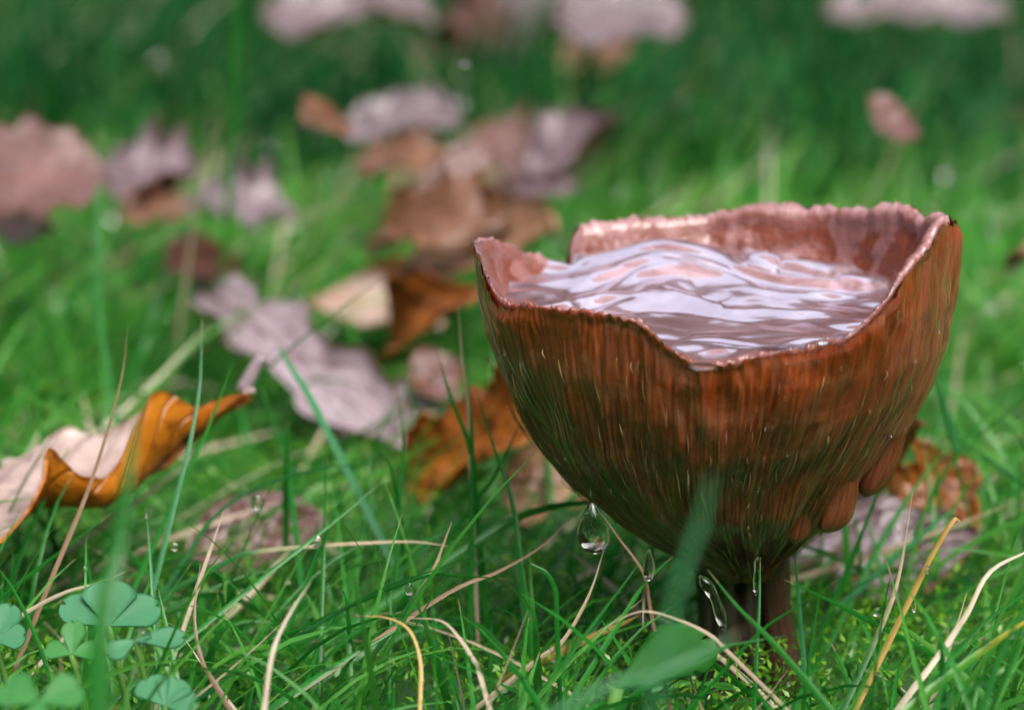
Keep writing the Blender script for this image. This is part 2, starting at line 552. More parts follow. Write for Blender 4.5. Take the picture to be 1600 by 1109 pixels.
# ------------------------------------------------------------------ ground
def build_ground():
    g = np.unique(np.concatenate([np.linspace(-1, 1, 81), np.array([-60, -25, -10, -5, -3, -2, -1.5, 1.5, 2, 3, 5, 10, 25, 60])]))
    x, y = np.meshgrid(g, g + 0.3, indexing='ij')
    z = (fbm(x * 18 + 50, y * 18 + 50, 5) - 0.5) * 0.004 - 0.001
    V = np.stack([x, y, z], -1).reshape(-1, 3)
    o = mesh('ground', V, grid_faces(len(g), len(g)), M['ground'])
    tag(o, 'mossy dark earth under the lawn', 'ground', kind='structure')
build_ground()

def build_added_woods():  # unseen trees, added to darken and colour the reflections in the water
    r = np.random.default_rng(5)
    N = 60000
    a = r.random(N) * 2 * PI
    rad = 8.5 + 3.0 * r.random(N)
    top = 5.5 + 4.0 * fbm(np.cos(a) * 5 + 20, np.sin(a) * 5 + 20, 3, 4)
    z = top * r.random(N) ** 0.8
    c = np.stack([rad * np.sin(a), rad * np.cos(a), z], -1)
    d = nrm(r.normal(0, 1, (N, 3)))
    b = nrm(np.cross(d, r.normal(0, 1, (N, 3))))
    L = (0.14 + 0.24 * r.random(N))[:, None]
    V = np.stack([c - d * L, c + b * L * .5, c + d * L, c - b * L * .5], 1).reshape(-1, 3)
    tint = np.stack([np.repeat(r.random(N), 4)] * 3, -1)
    o = mesh('added_woods', V, np.arange(N * 4).reshape(-1, 4), M['woods_tint'], None, None, tint, smooth=False)
    tag(o, 'unseen mauve grey trees added round the lawn to darken and tint reflections', 'added_woods', kind='stuff')
build_added_woods()

# ------------------------------------------------------------------ the mushroom
NECK_Y = 892
_py = np.array([318, 360, 400, 450, 520, 580, 640, 700, 750, 790, 815, 838, 860, 880, 905])
_lx = np.array([729, 731, 735, 741, 756, 777, 806, 846, 890, 942, 982, 1022, 1062, 1088, 1096])
_rx = np.array([1488, 1490, 1490, 1486, 1473, 1448, 1412, 1368, 1334, 1304, 1284, 1260, 1238, 1226, 1222])
_z = np.array([at_y(1100, p, 0.0)[2] for p in _py])[::-1]
_xl = np.array([at_y(a, p, 0.0)[0] for a, p in zip(_lx, _py)])[::-1]
_xr = np.array([at_y(a, p, 0.0)[0] for a, p in zip(_rx, _py)])[::-1]
SQ = 0.97
def cap_c(z): return 0.5 * (np.interp(z, _z, _xl) + np.interp(z, _z, _xr))
def cap_r(z): return 0.5 * (np.interp(z, _z, _xr) - np.interp(z, _z, _xl))

rear = [(752, 376), (775, 383), (800, 392), (840, 408), (868, 415), (884, 413), (889, 385), (900, 356), (950, 346), (1050, 341), (1100, 334), (1140, 329),
        (1200, 322), (1260, 327), (1300, 331), (1340, 326), (1400, 320), (1430, 330), (1455, 342), (1476, 338)]
front = [(741, 398), (748, 430), (760, 455), (785, 478), (830, 482), (860, 479), (880, 487), (920, 492), (960, 500), (1000, 512), (1030, 538), (1060, 560),
         (1090, 572), (1120, 574), (1160, 566), (1200, 556), (1240, 549), (1290, 545), (1330, 530), (1365, 502), (1390, 470), (1420, 430), (1455, 388), (1478, 356)]
rt, rz = [], []
for pts, sgn in ((rear, 1), (front, -1)):
    for (a, b) in pts:
        Y = 0.0
        for _ in range(60):
            p = at_y(a, b, Y)
            c, r = float(cap_c(p[2])), float(cap_r(p[2]))
            q = max(-1, min(1, (p[0] - c) / r))
            Y = 0.6 * Y + 0.4 * sgn * SQ * r * math.sqrt(1 - q * q)
        rt.append(math.atan2(Y / SQ, p[0] - c) % (2 * PI))
        rz.append(p[2])
o_ = np.argsort(rt)
rt, rz = np.array(rt)[o_], np.array(rz)[o_]
def rim_z(th):
    base = np.interp(th % (2 * PI), np.concatenate([[rt[-1] - 2 * PI], rt, [rt[0] + 2 * PI]]), np.concatenate([[rz[-1]], rz, [rz[0]]]))
    t = (th % (2 * PI)) / (2 * PI)
    return base + 0.0007 * (vnoise(t * 44, t * 0, 21, 44) - .5) + 0.00015 * (vnoise(t * 150, t * 0, 22, 150) - .5) + 0.00012 * (vnoise(t * 700, t * 0, 23, 700) - .5) + 0.0007 * np.clip(vnoise(t * 70, t * 0, 24, 70) - .62, 0, 1)
Z_NECK = float(at_y(1150, NECK_Y, 0.0)[2])
Z_WATER = float(at_y(1112, 477, 0.0)[2])

mushroom = empty('mushroom', (float(at_y(1162, 1062, 0)[0]), 0, 0))
MX = mushroom.location.x
tag(mushroom, 'wet brown mushroom with upturned cap full of rainwater, standing in the grass', 'mushroom')
OFF = np.array([MX, 0, 0])

def build_gills():
    nt, nz = 1500, 120
    th = np.linspace(0, 2 * PI, nt, endpoint=False) + PI / 2
    t = np.linspace(0, 1, nz) ** 0.95
    TH, T = np.meshgrid(th, t, indexing='ij')
    u = (TH - PI / 2) / (2 * PI)
    zr = rim_z(TH)
    Z = zr * (1 - T) + Z_NECK * T
    c, r = cap_c(Z), cap_r(Z)
    NG = 128
    warp = 2.6 * vnoise(u * 40, T * 2.2, 31, 40) + 1.5 * vnoise(u * 110, T * 6, 32, 110) + 0.5 * vnoise(u * 250, T * 6, 38, 250)
    ph = u * NG + warp
    ridge = 1 - np.abs(2 * (ph % 1) - 1)                # sharp-edged lamellae
    amp = 0.35 + 0.9 * vnoise(np.floor(ph) * 1.0 + 0.5, T * 5, 33)
    strand = vnoise(u * 420, T * 7, 34, 420)
    lump = vnoise(u * 60, T * 6, 35, 60)
    big = vnoise(u * 18, T * 2.2, 36, 18)
    fade = np.clip(T / 0.025, 0.45, 1)
    fib = vnoise(u * 700, T * 9, 39, 700)
    calm = np.clip(vnoise(u * 34, T * 5, 48, 34) * 1.8 - .35, 0.1, 1)
    amp = amp * calm
    d = (0.00030 * ridge * amp + 0.00028 * (strand - .5) + 0.00008 * (fib - .5) + 0.0010 * (lump - .5) * (0.4 + T) + 0.0014 * (big - .5)) * fade
    d = d * np.clip((1.02 - T) / 0.12, 0.2, 1) - 0.0002
    # the waterlogged right flank hangs in folds
    flank = np.exp(-((((TH - (2 * PI - 0.45) + PI) % (2 * PI)) - PI) / 0.42) ** 2) * np.exp(-((T - 0.62) / 0.22) ** 2)
    d = d + 0.0004 * flank * (0.5 + 0.9 * vnoise(u * 36, T * 1.2, 37, 36))
    r2 = r + d
    V = np.stack([c + r2 * np.cos(TH), SQ * r2 * np.sin(TH), Z - 0.4 * d + 0.00045 * (vnoise(u * 420, u * 0, 47, 420) - .9) * np.clip(1 - T * 12, 0, 1)], -1).reshape(-1, 3) - OFF
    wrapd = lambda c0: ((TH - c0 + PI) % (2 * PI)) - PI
    tan_glow = np.exp(-(wrapd(-0.30) / 0.34) ** 2) * np.clip(T * 3, 0.15, 1) + 1.0 * np.exp(-(wrapd(PI + .06) / 0.15) ** 2)  # tan of the right flank; at the left edge, translucent glow painted in
    tint = np.stack([ridge, T, np.clip(tan_glow, 0, 1)], -1).reshape(-1, 3)
    uv = np.stack([u, T], -1).reshape(-1, 2)
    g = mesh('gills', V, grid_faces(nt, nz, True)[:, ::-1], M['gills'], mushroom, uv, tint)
    g['kind'] = 'stuff'
build_gills()

def build_gill_glints():  # raised pale slivers, added to stand in for bright highlights on the wet gills
    r = np.random.default_rng(23)
    Vs, Fs, off = [], [], 0
    q = np.linspace(0, 1, 7)
    for k in range(240):
        th = -PI / 2 + r.normal(0, 0.8)
        t = np.clip(0.06 + 0.86 * r.random() ** 0.9 + q * (0.03 + 0.16 * r.random() ** 2), 0, 0.97)
        a = th + r.normal(0, .006) * q + 0.004 * np.sin(q * 4 + r.random() * 6)
        z = float(rim_z(np.array([th]))[0]) * (1 - t) + Z_NECK * t
        rad = cap_r(z) + 0.0001 + 0.0003 * r.random() + 0.0002 * np.sin(q * PI)
        P = np.stack([cap_c(z) + rad * np.cos(a), SQ * rad * np.sin(a), z], -1) - OFF
        V, F, T3, _ = tube(P, (0.00003 + 0.00010 * r.random() ** 3) * np.sin(0.15 + q * (PI - .3)) + .00001, 5)
        Vs.append(V)
        Fs.append(F + off)
        off += len(V)
    o = mesh('gill_glint', np.vstack(Vs), np.vstack(Fs), M['painted_glint'], mushroom)
    o['kind'] = 'stuff'
build_gill_glints()

def build_cap():
    nt = 900
    th = np.linspace(0, 2 * PI, nt, endpoint=False) + PI / 2
    zr = rim_z(th)
    u = (th - PI / 2) / (2 * PI)
    rows, edge = [], []
    frill = 0.00035 * (vnoise(u * 520, u * 0, 41, 520) - .4) + 0.00025 * (vnoise(u * 230, u * 0, 53, 230) - .5) + 0.0005 * np.clip(vnoise(u * 90, u * 0, 56, 90) - .6, 0, 1) + 0.0004 * (vnoise(u * 120, u * 0, 42, 120) - .5)
    def ring(z, dr, e):
        c, r = cap_c(z), cap_r(z)
        rr = np.maximum(r + dr, 0.0002)
        rows.append(np.stack([c + rr * np.cos(th), SQ * rr * np.sin(th), z], -1))
        edge.append(np.broadcast_to(e, (nt,)))
    # outer skin under the gills, from the neck up to the rim
    for k in range(10):
        f = k / 10
        z = Z_NECK * (1 - f) + (zr - 0.002) * f
        ring(z, -0.0011, 0.0)
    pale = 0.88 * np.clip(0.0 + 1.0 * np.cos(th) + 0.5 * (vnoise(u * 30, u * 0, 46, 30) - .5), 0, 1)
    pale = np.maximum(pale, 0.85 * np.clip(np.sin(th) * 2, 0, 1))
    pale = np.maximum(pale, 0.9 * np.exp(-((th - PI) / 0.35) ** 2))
    lipw = 0.38 + 0.55 * vnoise(u * 20, u * 0, 49, 20) + 0.10 * vnoise(u * 130, u * 0, 50, 130)
    lipw = lipw * (0.75 + 0.6 * np.clip(np.sin(th), 0, 1) + 0.5 * np.clip(np.cos(th), 0, 1))
    ring(zr - 0.0012, -0.0011, 0.2 * pale)
    ring(zr - 0.0004, -0.0006 + frill * .5, 0.7 * pale)
    ring(zr + 0.0001 + frill, -0.0006 + frill * .3, pale)
    ring(zr + 0.0002 + frill, -0.0006 - 0.0004 * lipw, pale)
    ring(zr + 0.00015 + frill * .5, -0.0013 * lipw, 0.85 * pale)
    ring(zr - 0.0001, -0.0018 * lipw, 0.6 * pale)
    ring(zr - 0.0007, -0.0021 * lipw, 0.4 * pale)
    zf = Z_WATER - 0.0065
    n = 26
    for k in range(1, n + 1):
        f = k / n
        z = (zr - 0.0010) * (1 - f) + zf * f
        bumps = 0.00008 * (vnoise(u * 300, u * 0 + f * 26, 54, 300) - .5) + 0.0009 * (vnoise(u * 26, u * 0 + f * 4, 43, 26) - .5) + 0.0003 * (vnoise(u * 90, u * 0 + f * 12, 44, 90) - .5)
        ring(z, -0.0021 * lipw * (1 - f) ** 3 - 0.0021 * (0.5 * (1 - (1 - f) ** 3)) - 0.00105 * f - 0.0026 * f - 0.0040 * f ** 4 + bumps, pale * max(0.0, 0.45 - 4.5 * f))
    last = rows[-1].copy()
    cen = last.mean(0)
    for s in (0.75, 0.5, 0.25, 0.02):
        q = cen + (last - cen) * s
        q[:, 2] = zf - 0.0012 * (1 - s) + 0.0012 * (vnoise(q[:, 0] * 400 + 40, q[:, 1] * 400 + 40, 45) - .5)
        rows.append(q)
        edge.append(np.zeros(nt))
    V = np.stack(rows, 1).reshape(-1, 3) - OFF
    e = np.stack(edge, 1).reshape(-1)
    fl = np.clip((Z_WATER + 0.0008 - V[:, 2]) / 0.0012, 0, 1) * (np.arange(len(V)) % len(rows) > 18)
    tint = np.stack([e, fl, e * 0], -1)
    mesh('cap', V, grid_faces(nt, len(rows), True), M['flesh'], mushroom, None, tint)
build_cap()

def build_stem():
    n, m = 96, 30
    base = at_y(1150, 1062, 0.0) * np.array([1, 0, 0]) + np.array([0, 0, -0.003])
    topc = at_y(1134, NECK_Y, 0.0) * np.array([1, 0, 1]) + np.array([0, 0, 0.003])
    th = np.linspace(0, 2 * PI, n, endpoint=False)
    f = np.linspace(0, 1, m)
    F_, TH = np.meshgrid(f, th, indexing='ij')
    C = base[None] * (1 - f)[:, None] + topc[None] * f[:, None]
    rad = 0.0034 + 0.0006 * np.abs(2 * F_ - 1) ** 3 + 0.0004 * (vnoise(TH / (2 * PI) * 26, F_ * 3, 51, 26) - .5)
    groove = np.exp(-(((TH - (1.5 * PI + 0.35) + PI) % (2 * PI) - PI) / 0.16) ** 2) * 0.0017
    groove += np.exp(-(((TH - (1.5 * PI - 0.75) + PI) % (2 * PI) - PI) / 0.12) ** 2) * 0.0010
    rad = rad - groove
    V = np.stack([C[:, None, 0] + rad * np.cos(TH), C[:, None, 1] + rad * np.sin(TH), C[:, None, 2] + 0 * TH], -1).reshape(-1, 3) - OFF
    a, b = np.meshgrid(np.arange(m - 1), np.arange(n), indexing='ij')
    F = np.stack([a * n + b, a * n + (b + 1) % n, (a + 1) * n + (b + 1) % n, (a + 1) * n + b], -1).reshape(-1, 4)
    uv = np.stack([TH / (2 * PI), F_], -1).reshape(-1, 2)
    mesh('stem', V, F, M['stem'], mushroom, uv)
build_stem()

def build_strand():
    P = np.array([at_y(a, b, -0.0012) for a, b in catmull([(1206, 815), (1208, 880), (1213, 950), (1222, 1020), (1226, 1085)], 24)]) - OFF
    q = np.linspace(0, 1, 24)
    tube_obj('stem_strand', P, 0.0017 + 0.0003 * np.sin(q * 9) * q, M['strand'], mushroom, 16, 0.10, 4)
build_strand()

def build_lobe(top, bot, w_top, w_bot, front, seed):
    """a waterlogged fold of gills hanging from the flank: narrow above, a rounded pouch below."""
    n, m = 84, 30
    P0, P1 = at_y(top[0], top[1], front), at_y(bot[0], bot[1], front + 0.001)
    f = np.linspace(0, 1, m)
    C = P0[None] * (1 - f)[:, None] + P1[None] * f[:, None]
    C[:, 0] += 0.0006 * np.sin(f * 3)
    w = (w_top + (w_bot - w_top) * f ** 1.3) * np.sqrt(np.clip(1 - ((f - 0.78) / 0.222).clip(0) ** 2, 0.0, 1)) * np.clip(f / 0.06, 0.1, 1)
    th = np.linspace(0, 2 * PI, n, endpoint=False)
    W = w[:, None] * (1 + 0.07 * np.sin(3 * th + seed)[None] + 0.09 * np.abs(np.sin(7 * th + 1.5 * np.sin(f * 5)[:, None])) + 0.10 * (vnoise(th[None] * 3 + seed * 9, f[:, None] * 2, 55) - .5))
    V = np.stack([C[:, 0:1] + W * np.cos(th), C[:, 1:2] + 0.6 * W * np.sin(th), C[:, 2:3] + 0 * W], -1).reshape(-1, 3) - OFF
    a, b = np.meshgrid(np.arange(m - 1), np.arange(n), indexing='ij')
    F = np.stack([a * n + b, a * n + (b + 1) % n, (a + 1) * n + (b + 1) % n, (a + 1) * n + b], -1).reshape(-1, 4)
    FF, TT = np.meshgrid(f, th, indexing='ij')
    uv = np.stack([TT / 9 + seed * .37, 0.3 + FF * .5], -1).reshape(-1, 2)
    tint = np.stack([0.6 + 0 * FF, 0.8 + .15 * FF, 0.10 + 0 * FF], -1).reshape(-1, 3)
    mesh('gill_lobe', V, F[:, ::-1], M['gills'], mushroom, uv, tint)
build_lobe((1432, 560), (1352, 776), 0.0005, 0.0017, -0.0080, 1)
build_lobe((1335, 660), (1292, 832), 0.0005, 0.0019, -0.0100, 2)
build_lobe((1258, 720), (1240, 848), 0.0004, 0.0012, -0.0106, 4)

# ------------------------------------------------------------------ the rainwater in the cap
def build_pool():
    nt, nr = 420, 130
    th = np.linspace(0, 2 * PI, nt, endpoint=False)
    f = np.linspace(0.0, 1, nr)
    c, r = float(cap_c(Z_WATER)), float(cap_r(Z_WATER)) - 0.0012
    TH, F_ = np.meshgrid(th, f, indexing='ij')
    X = c + r * F_ * np.cos(TH)
    Y = SQ * r * F_ * np.sin(TH)
    x, y = X * 1000, Y * 1000
    wx = x + 4.5 * (fbm(x * .11 + 30, y * .11 + 30, 61) - .5) * 2
    wy = y + 4.5 * (fbm(x * .11 + 70, y * .11 + 10, 62) - .5) * 2
    vx = x + 10.0 * (fbm(x * .07 + 30, y * .07 + 30, 65, 3) - .5) * 2
    vy = y + 10.0 * (fbm(x * .07 + 70, y * .07 + 10, 66, 3) - .5) * 2
    h = 0.60 * np.sin(vy * 0.85 + 0.16 * vx) + 0.42 * np.sin(0.22 * vx - 1.05 * vy + 1.0) + 0.20 * np.sin(1.9 * vy + 0.2 * vx)
    h = h * (0.25 + 1.2 * fbm(x * .10 + 5, y * .10 + 5, 63))
    h += 0.6 * (fbm(wx * .16 + 9, wy * .4 + 9, 64, 2) - .5)
    Z = Z_WATER + 0.00050 * h
    # a low swell where the falling rain churns the middle
    cx, cy = at_z(1040, 430, Z_WATER)[:2]
    Z += 0.0033 * np.exp(-(((X - cx) / 0.0085) ** 2 + ((Y - cy) / 0.0085) ** 2))
    cx, cy = at_z(1230, 430, Z_WATER)[:2]
    Z += 0.0012 * np.exp(-(((X - cx) / 0.007) ** 2 + ((Y - cy) / 0.006) ** 2))
    for (bx, by, rad, hh) in ((1180, 412, .0015, .0005), (1192, 436, .0018, .0006), (1345, 445, .0026, .0008), (1010, 392, .0024, .0007), (1290, 545, .0010, .0004)):
        q = at_z(bx, by, Z_WATER)
        d2 = ((X - q[0]) ** 2 + (Y - q[1]) ** 2) / rad ** 2
        Z += hh * np.sqrt(np.clip(1 - d2 * .8, 0, 1)) * (d2 < 1.25)
    Z += 0.0008 * np.exp((F_ - 1) * 14)
    rimz = rim_z(TH)
    Z = np.where(F_ > 0.9, np.minimum(Z, rimz + 0.0004), Z)
    V = np.stack([X, Y, Z], -1).reshape(-1, 3)
    # the underside of the water body follows the cup
    Vb = np.stack([c + (r - 0.0016) * np.cos(th), SQ * (r - 0.0016) * np.sin(th), np.full(nt, Z_WATER - 0.0006)], -1)
    o = mesh('rainwater', V, grid_faces(nt, nr, True), M['pool'])
    tag(o, 'churning rainwater filling the cup of the brown mushroom cap', 'water')
build_pool()

# ------------------------------------------------------------------ dead leaves
def outline(kind, u, v=None):
    s = np.sin(PI * np.clip(u, 0, 1))
    if kind == 'oval':
        return s ** 0.7 * (1.15 - 0.3 * u)
    if kind == 'lance':
        return s ** 0.8 * (1.2 - 0.5 * u)
    if kind == 'oak':
        return (np.clip(s, 0, 1) ** 0.55) * (0.68 + 0.34 * np.cos(2 * PI * (4.5 * u + 0.5)))
    if kind == 'ragged':
        return s ** 0.5 * (0.80 + 0.13 * np.cos(2 * PI * (3.5 * u + 0.5)) + 0.07 * np.sin(2 * PI * 9 * u))
    if kind == 'spire':
        return np.where(u < .3, np.clip(u / .3, 0, 1) ** .5, np.clip((1 - u) / .7, 0, 1) ** 1.25) * (1 + .08 * np.sin(u * 30)) + .004
    if kind == 'maple':
        return np.clip(0.95 * np.exp(-((u - .32) / .13) ** 2) + 0.62 * np.exp(-((u - .68) / .09) ** 2) + 0.22 * np.clip(1 - u, 0, 1) * s ** .3, 0, 1.1) * np.clip((1 - u) * 8, 0, 1) + 0.005
    return s ** 0.6

def leaf(label, P0, P1, width, kind='oval', roll=0.0, arch=0.1, curl=0.6, wave=0.05, freq=9.0, mats=('lilac', 'brown'), seed=0, stalk=0.25, group=None):
    """P0 stalk end, P1 tip; roll tilts the blade about its midrib (degrees); mats = upper, under side."""
    P0, P1 = np.asarray(P0, float), np.asarray(P1, float)
    L = np.linalg.norm(P1 - P0)
    T = (P1 - P0) / L
    N = np.array([0, 0, 1.0]) - T[2] * T
    N = nrm(N if np.linalg.norm(N) > 1e-3 else np.array([0, -1.0, 0]))
    B = np.cross(T, N)
    a = R(roll)
    N, B = N * math.cos(a) + B * math.sin(a), B * math.cos(a) - N * math.sin(a)
    nu, nv = 48, 17
    U, Vv = np.meshgrid(np.linspace(0, 1, nu), np.linspace(-1, 1, nv), indexing='ij')
    r = np.random.default_rng(seed)
    ph, ph2 = r.random() * 6, r.random() * 6
    w = width / 2 * outline(kind, U) * (1 + 0.12 * np.sin(U * 23 + ph) * (kind != 'oval'))
    cl = max(abs(curl), 1e-3) * np.sign(curl if curl else 1)
    ang = cl * Vv
    lat = w * np.sin(ang) / cl
    up = w * (1 - np.cos(ang)) / cl
    up = up + wave * width * Vv ** 2 * np.sin(freq * U + ph + Vv * 1.2) + 0.16 * width * (0.3 if kind == 'square' else 1.0) * (fbm(U * 6 + seed, Vv * 3 + 7, 70 + seed % 50) - .5) + 0.05 * w * np.abs(Vv)
    up = up + arch * L * 4 * U * (1 - U) + 0.03 * L * np.sin(U * 5 + ph2)
    side = 0.06 * L * np.sin(U * 3.3 + ph2)
    C = P0 + (U * L)[..., None] * T + (lat + side)[..., None] * B + up[..., None] * N
    du = np.gradient(C, axis=0)
    dv = np.gradient(C, axis=1)
    nn = nrm(np.cross(du, dv) + 1e-12)
    thk = 0.00016
    org = P0
    top, bot = (C + nn * thk).reshape(-1, 3), (C - nn * thk).reshape(-1, 3)
    flip = (nn.reshape(-1, 3) @ N).mean() < 0
    V = np.vstack([top, bot]) - org
    F = grid_faces(nu, nv)
    k = nu * nv
    ia, ib = np.arange(nu - 1), np.arange(nv - 1)
    rim = [np.stack([ia * nv, (ia + 1) * nv, (ia + 1) * nv + k, ia * nv + k], -1),
           np.stack([ia * nv + nv - 1 + k, (ia + 1) * nv + nv - 1 + k, (ia + 1) * nv + nv - 1, ia * nv + nv - 1], -1),
           np.stack([ib + k, ib + 1 + k, ib + 1, ib], -1),
           np.stack([(nu - 1) * nv + ib, (nu - 1) * nv + ib + 1, (nu - 1) * nv + ib + 1 + k, (nu - 1) * nv + ib + k], -1)]
    FF = np.vstack([F[:, ::-1] if False else F, F[:, ::-1] + k] + rim)
    mi = np.concatenate([np.full(len(F), 1 if flip else 0), np.full(len(F), 0 if flip else 1), np.full(sum(len(q) for q in rim), 1)])
    uv1 = np.stack([U, (Vv + 1) / 2], -1).reshape(-1, 2)
    root = empty('dead_leaf', tuple(org))
    tag(root, label, 'leaf', group)
    mesh('leaf_blade', V, FF, [M[mats[0]], M[mats[1]]], root, np.vstack([uv1, uv1]), None, mi)
    mid = C[:, nv // 2] - org
    rr = np.linspace(0.00045, 0.00012, nu)
    tube_obj('midrib', mid, rr, M[mats[1]], root, 6)
    if stalk > 0:
        d0 = nrm(mid[0] - mid[2])
        q = np.array([mid[0] + d0 * L * stalk * s + np.array([0, 0, -0.15 * L * stalk * s * s]) for s in np.linspace(0, 1, 7)])
        tube_obj('leaf_stalk', q, np.linspace(0.00045, 0.0006, 7), M[mats[1]], root, 6)
    return root

def at(px, py, z=0.01):
    return at_z(px, py, z)

def pos(q):
    if q[2] != 'd' and q[1] < 420:
        q = (q[0], q[1], q[2] + 0.008)
    return at_depth(q[0], q[1], q[3]) if q[2] == 'd' else at_z(*q)

# the orange leaf at the left: a trough whose near edge rolls up and down
def wavy_leaf():
    nu, nv = 90, 25
    u = np.linspace(0, 1, nu)
    mid_px = [(-60, 815), (-10, 800), (30, 788), (75, 782), (150, 772), (215, 742), (260, 715), (300, 678), (345, 642), (392, 612)]
    near_px = [(-70, 850), (-20, 850), (15, 832), (66, 762), (75, 704), (104, 728), (140, 750), (180, 728), (232, 622), (260, 612), (300, 628), (340, 622), (398, 606)]
    far_px = [(-60, 740), (-10, 722), (35, 708), (70, 695), (110, 674), (150, 676), (195, 655), (235, 640), (280, 640), (320, 640), (350, 628), (388, 604)]
    def line(px, d):
        P = catmull(np.array(px, float), nu)
        return np.array([at_depth(a, b, dd) for (a, b), dd in zip(P, np.broadcast_to(d, (nu,)))])
    dm = 0.303 + 0.010 * u
    near_off = np.interp(u, [0, .12, .2, .3, .5, .62, .8, 1], [-.016, -.014, -.010, -.007, -.009, -.006, -.004, -.0005])
    far_off = np.interp(u, [0, .2, .5, .8, 1], [.016, .016, .014, .009, .0005])
    Mi, Ne, Fa = line(mid_px, dm), line(near_px, dm + near_off), line(far_px, dm + far_off)
    vv = np.linspace(-1, 1, nv)
    C = np.zeros((nu, nv, 3))
    for j, v in enumerate(vv):
        s = abs(v)
        edge = Ne if v < 0 else Fa
        b = s * s * (3 - 2 * s) * 0.35 + s * 0.65
        C[:, j] = Mi * (1 - b) + edge * b
        # belly: the trough is round, not a crease
        C[:, j, 2] -= 0.0016 * math.sin(PI * s) * np.sin(PI * u)
        C[:, j, 1] += (-0.0024 if v < 0 else 0.002) * math.sin(PI * s) * np.sin(PI * u)
    nz = (fbm(np.linspace(0, 6, nu)[:, None] + 0 * vv, 3 * vv[None] + 5 + 0 * u[:, None], 77) - .5) * 0.0019
    C[..., 2] += nz
    nn = nrm(np.cross(np.gradient(C, axis=0), np.gradient(C, axis=1)))
    org = C[nu // 2, nv // 2].copy()
    thk = 0.00017
    flip = nn[nu // 2, nv // 2, 2] < 0
    if flip:
        up_, dn_ = C - nn * thk, C + nn * thk
    else:
        up_, dn_ = C + nn * thk, C - nn * thk
    V = np.vstack([up_.reshape(-1, 3), dn_.reshape(-1, 3)]) - org
    F = grid_faces(nu, nv)
    k = nu * nv
    ia, ib = np.arange(nu - 1), np.arange(nv - 1)
    rim = [np.stack([ia * nv, (ia + 1) * nv, (ia + 1) * nv + k, ia * nv + k], -1),
           np.stack([ia * nv + nv - 1 + k, (ia + 1) * nv + nv - 1 + k, (ia + 1) * nv + nv - 1, ia * nv + nv - 1], -1),
           np.stack([(nu - 1) * nv + ib, (nu - 1) * nv + ib + 1, (nu - 1) * nv + ib + 1 + k, (nu - 1) * nv + ib + k], -1)]
    FF = np.vstack([F, F[:, ::-1] + k] + rim)
    mi = np.concatenate([np.full(len(F), 0), np.full(len(F), 1), np.full(sum(len(q) for q in rim), 1)])
    U, Vv = np.meshgrid(u, (vv + 1) / 2, indexing='ij')
    uv1 = np.stack([U, Vv], -1).reshape(-1, 2)
    root = empty('dead_leaf', tuple(org))
    tag(root, 'curled oak leaf with bright orange underside and wavy buff upper face at the far left', 'leaf', 'fallen leaves in the grass')
    mesh('leaf_blade', V, FF, [M['buff'], M['orange']], root, np.vstack([uv1, uv1]), None, mi)
    tube_obj('midrib', C[:, nv // 2] - org - np.array([0, 0, 0.0007]), np.linspace(.0006, .0003, nu), M['orange'], root, 6)
    q = np.array([at_depth(a, b, 0.314) for a, b in catmull([(378, 612), (390, 590), (402, 568), (416, 560)], 8)]) - org
    tube_obj('leaf_stalk', q, np.linspace(.0009, .0006, 8), M['lilac'], root, 7)
wavy_leaf()

G = 'fallen leaves in the grass'
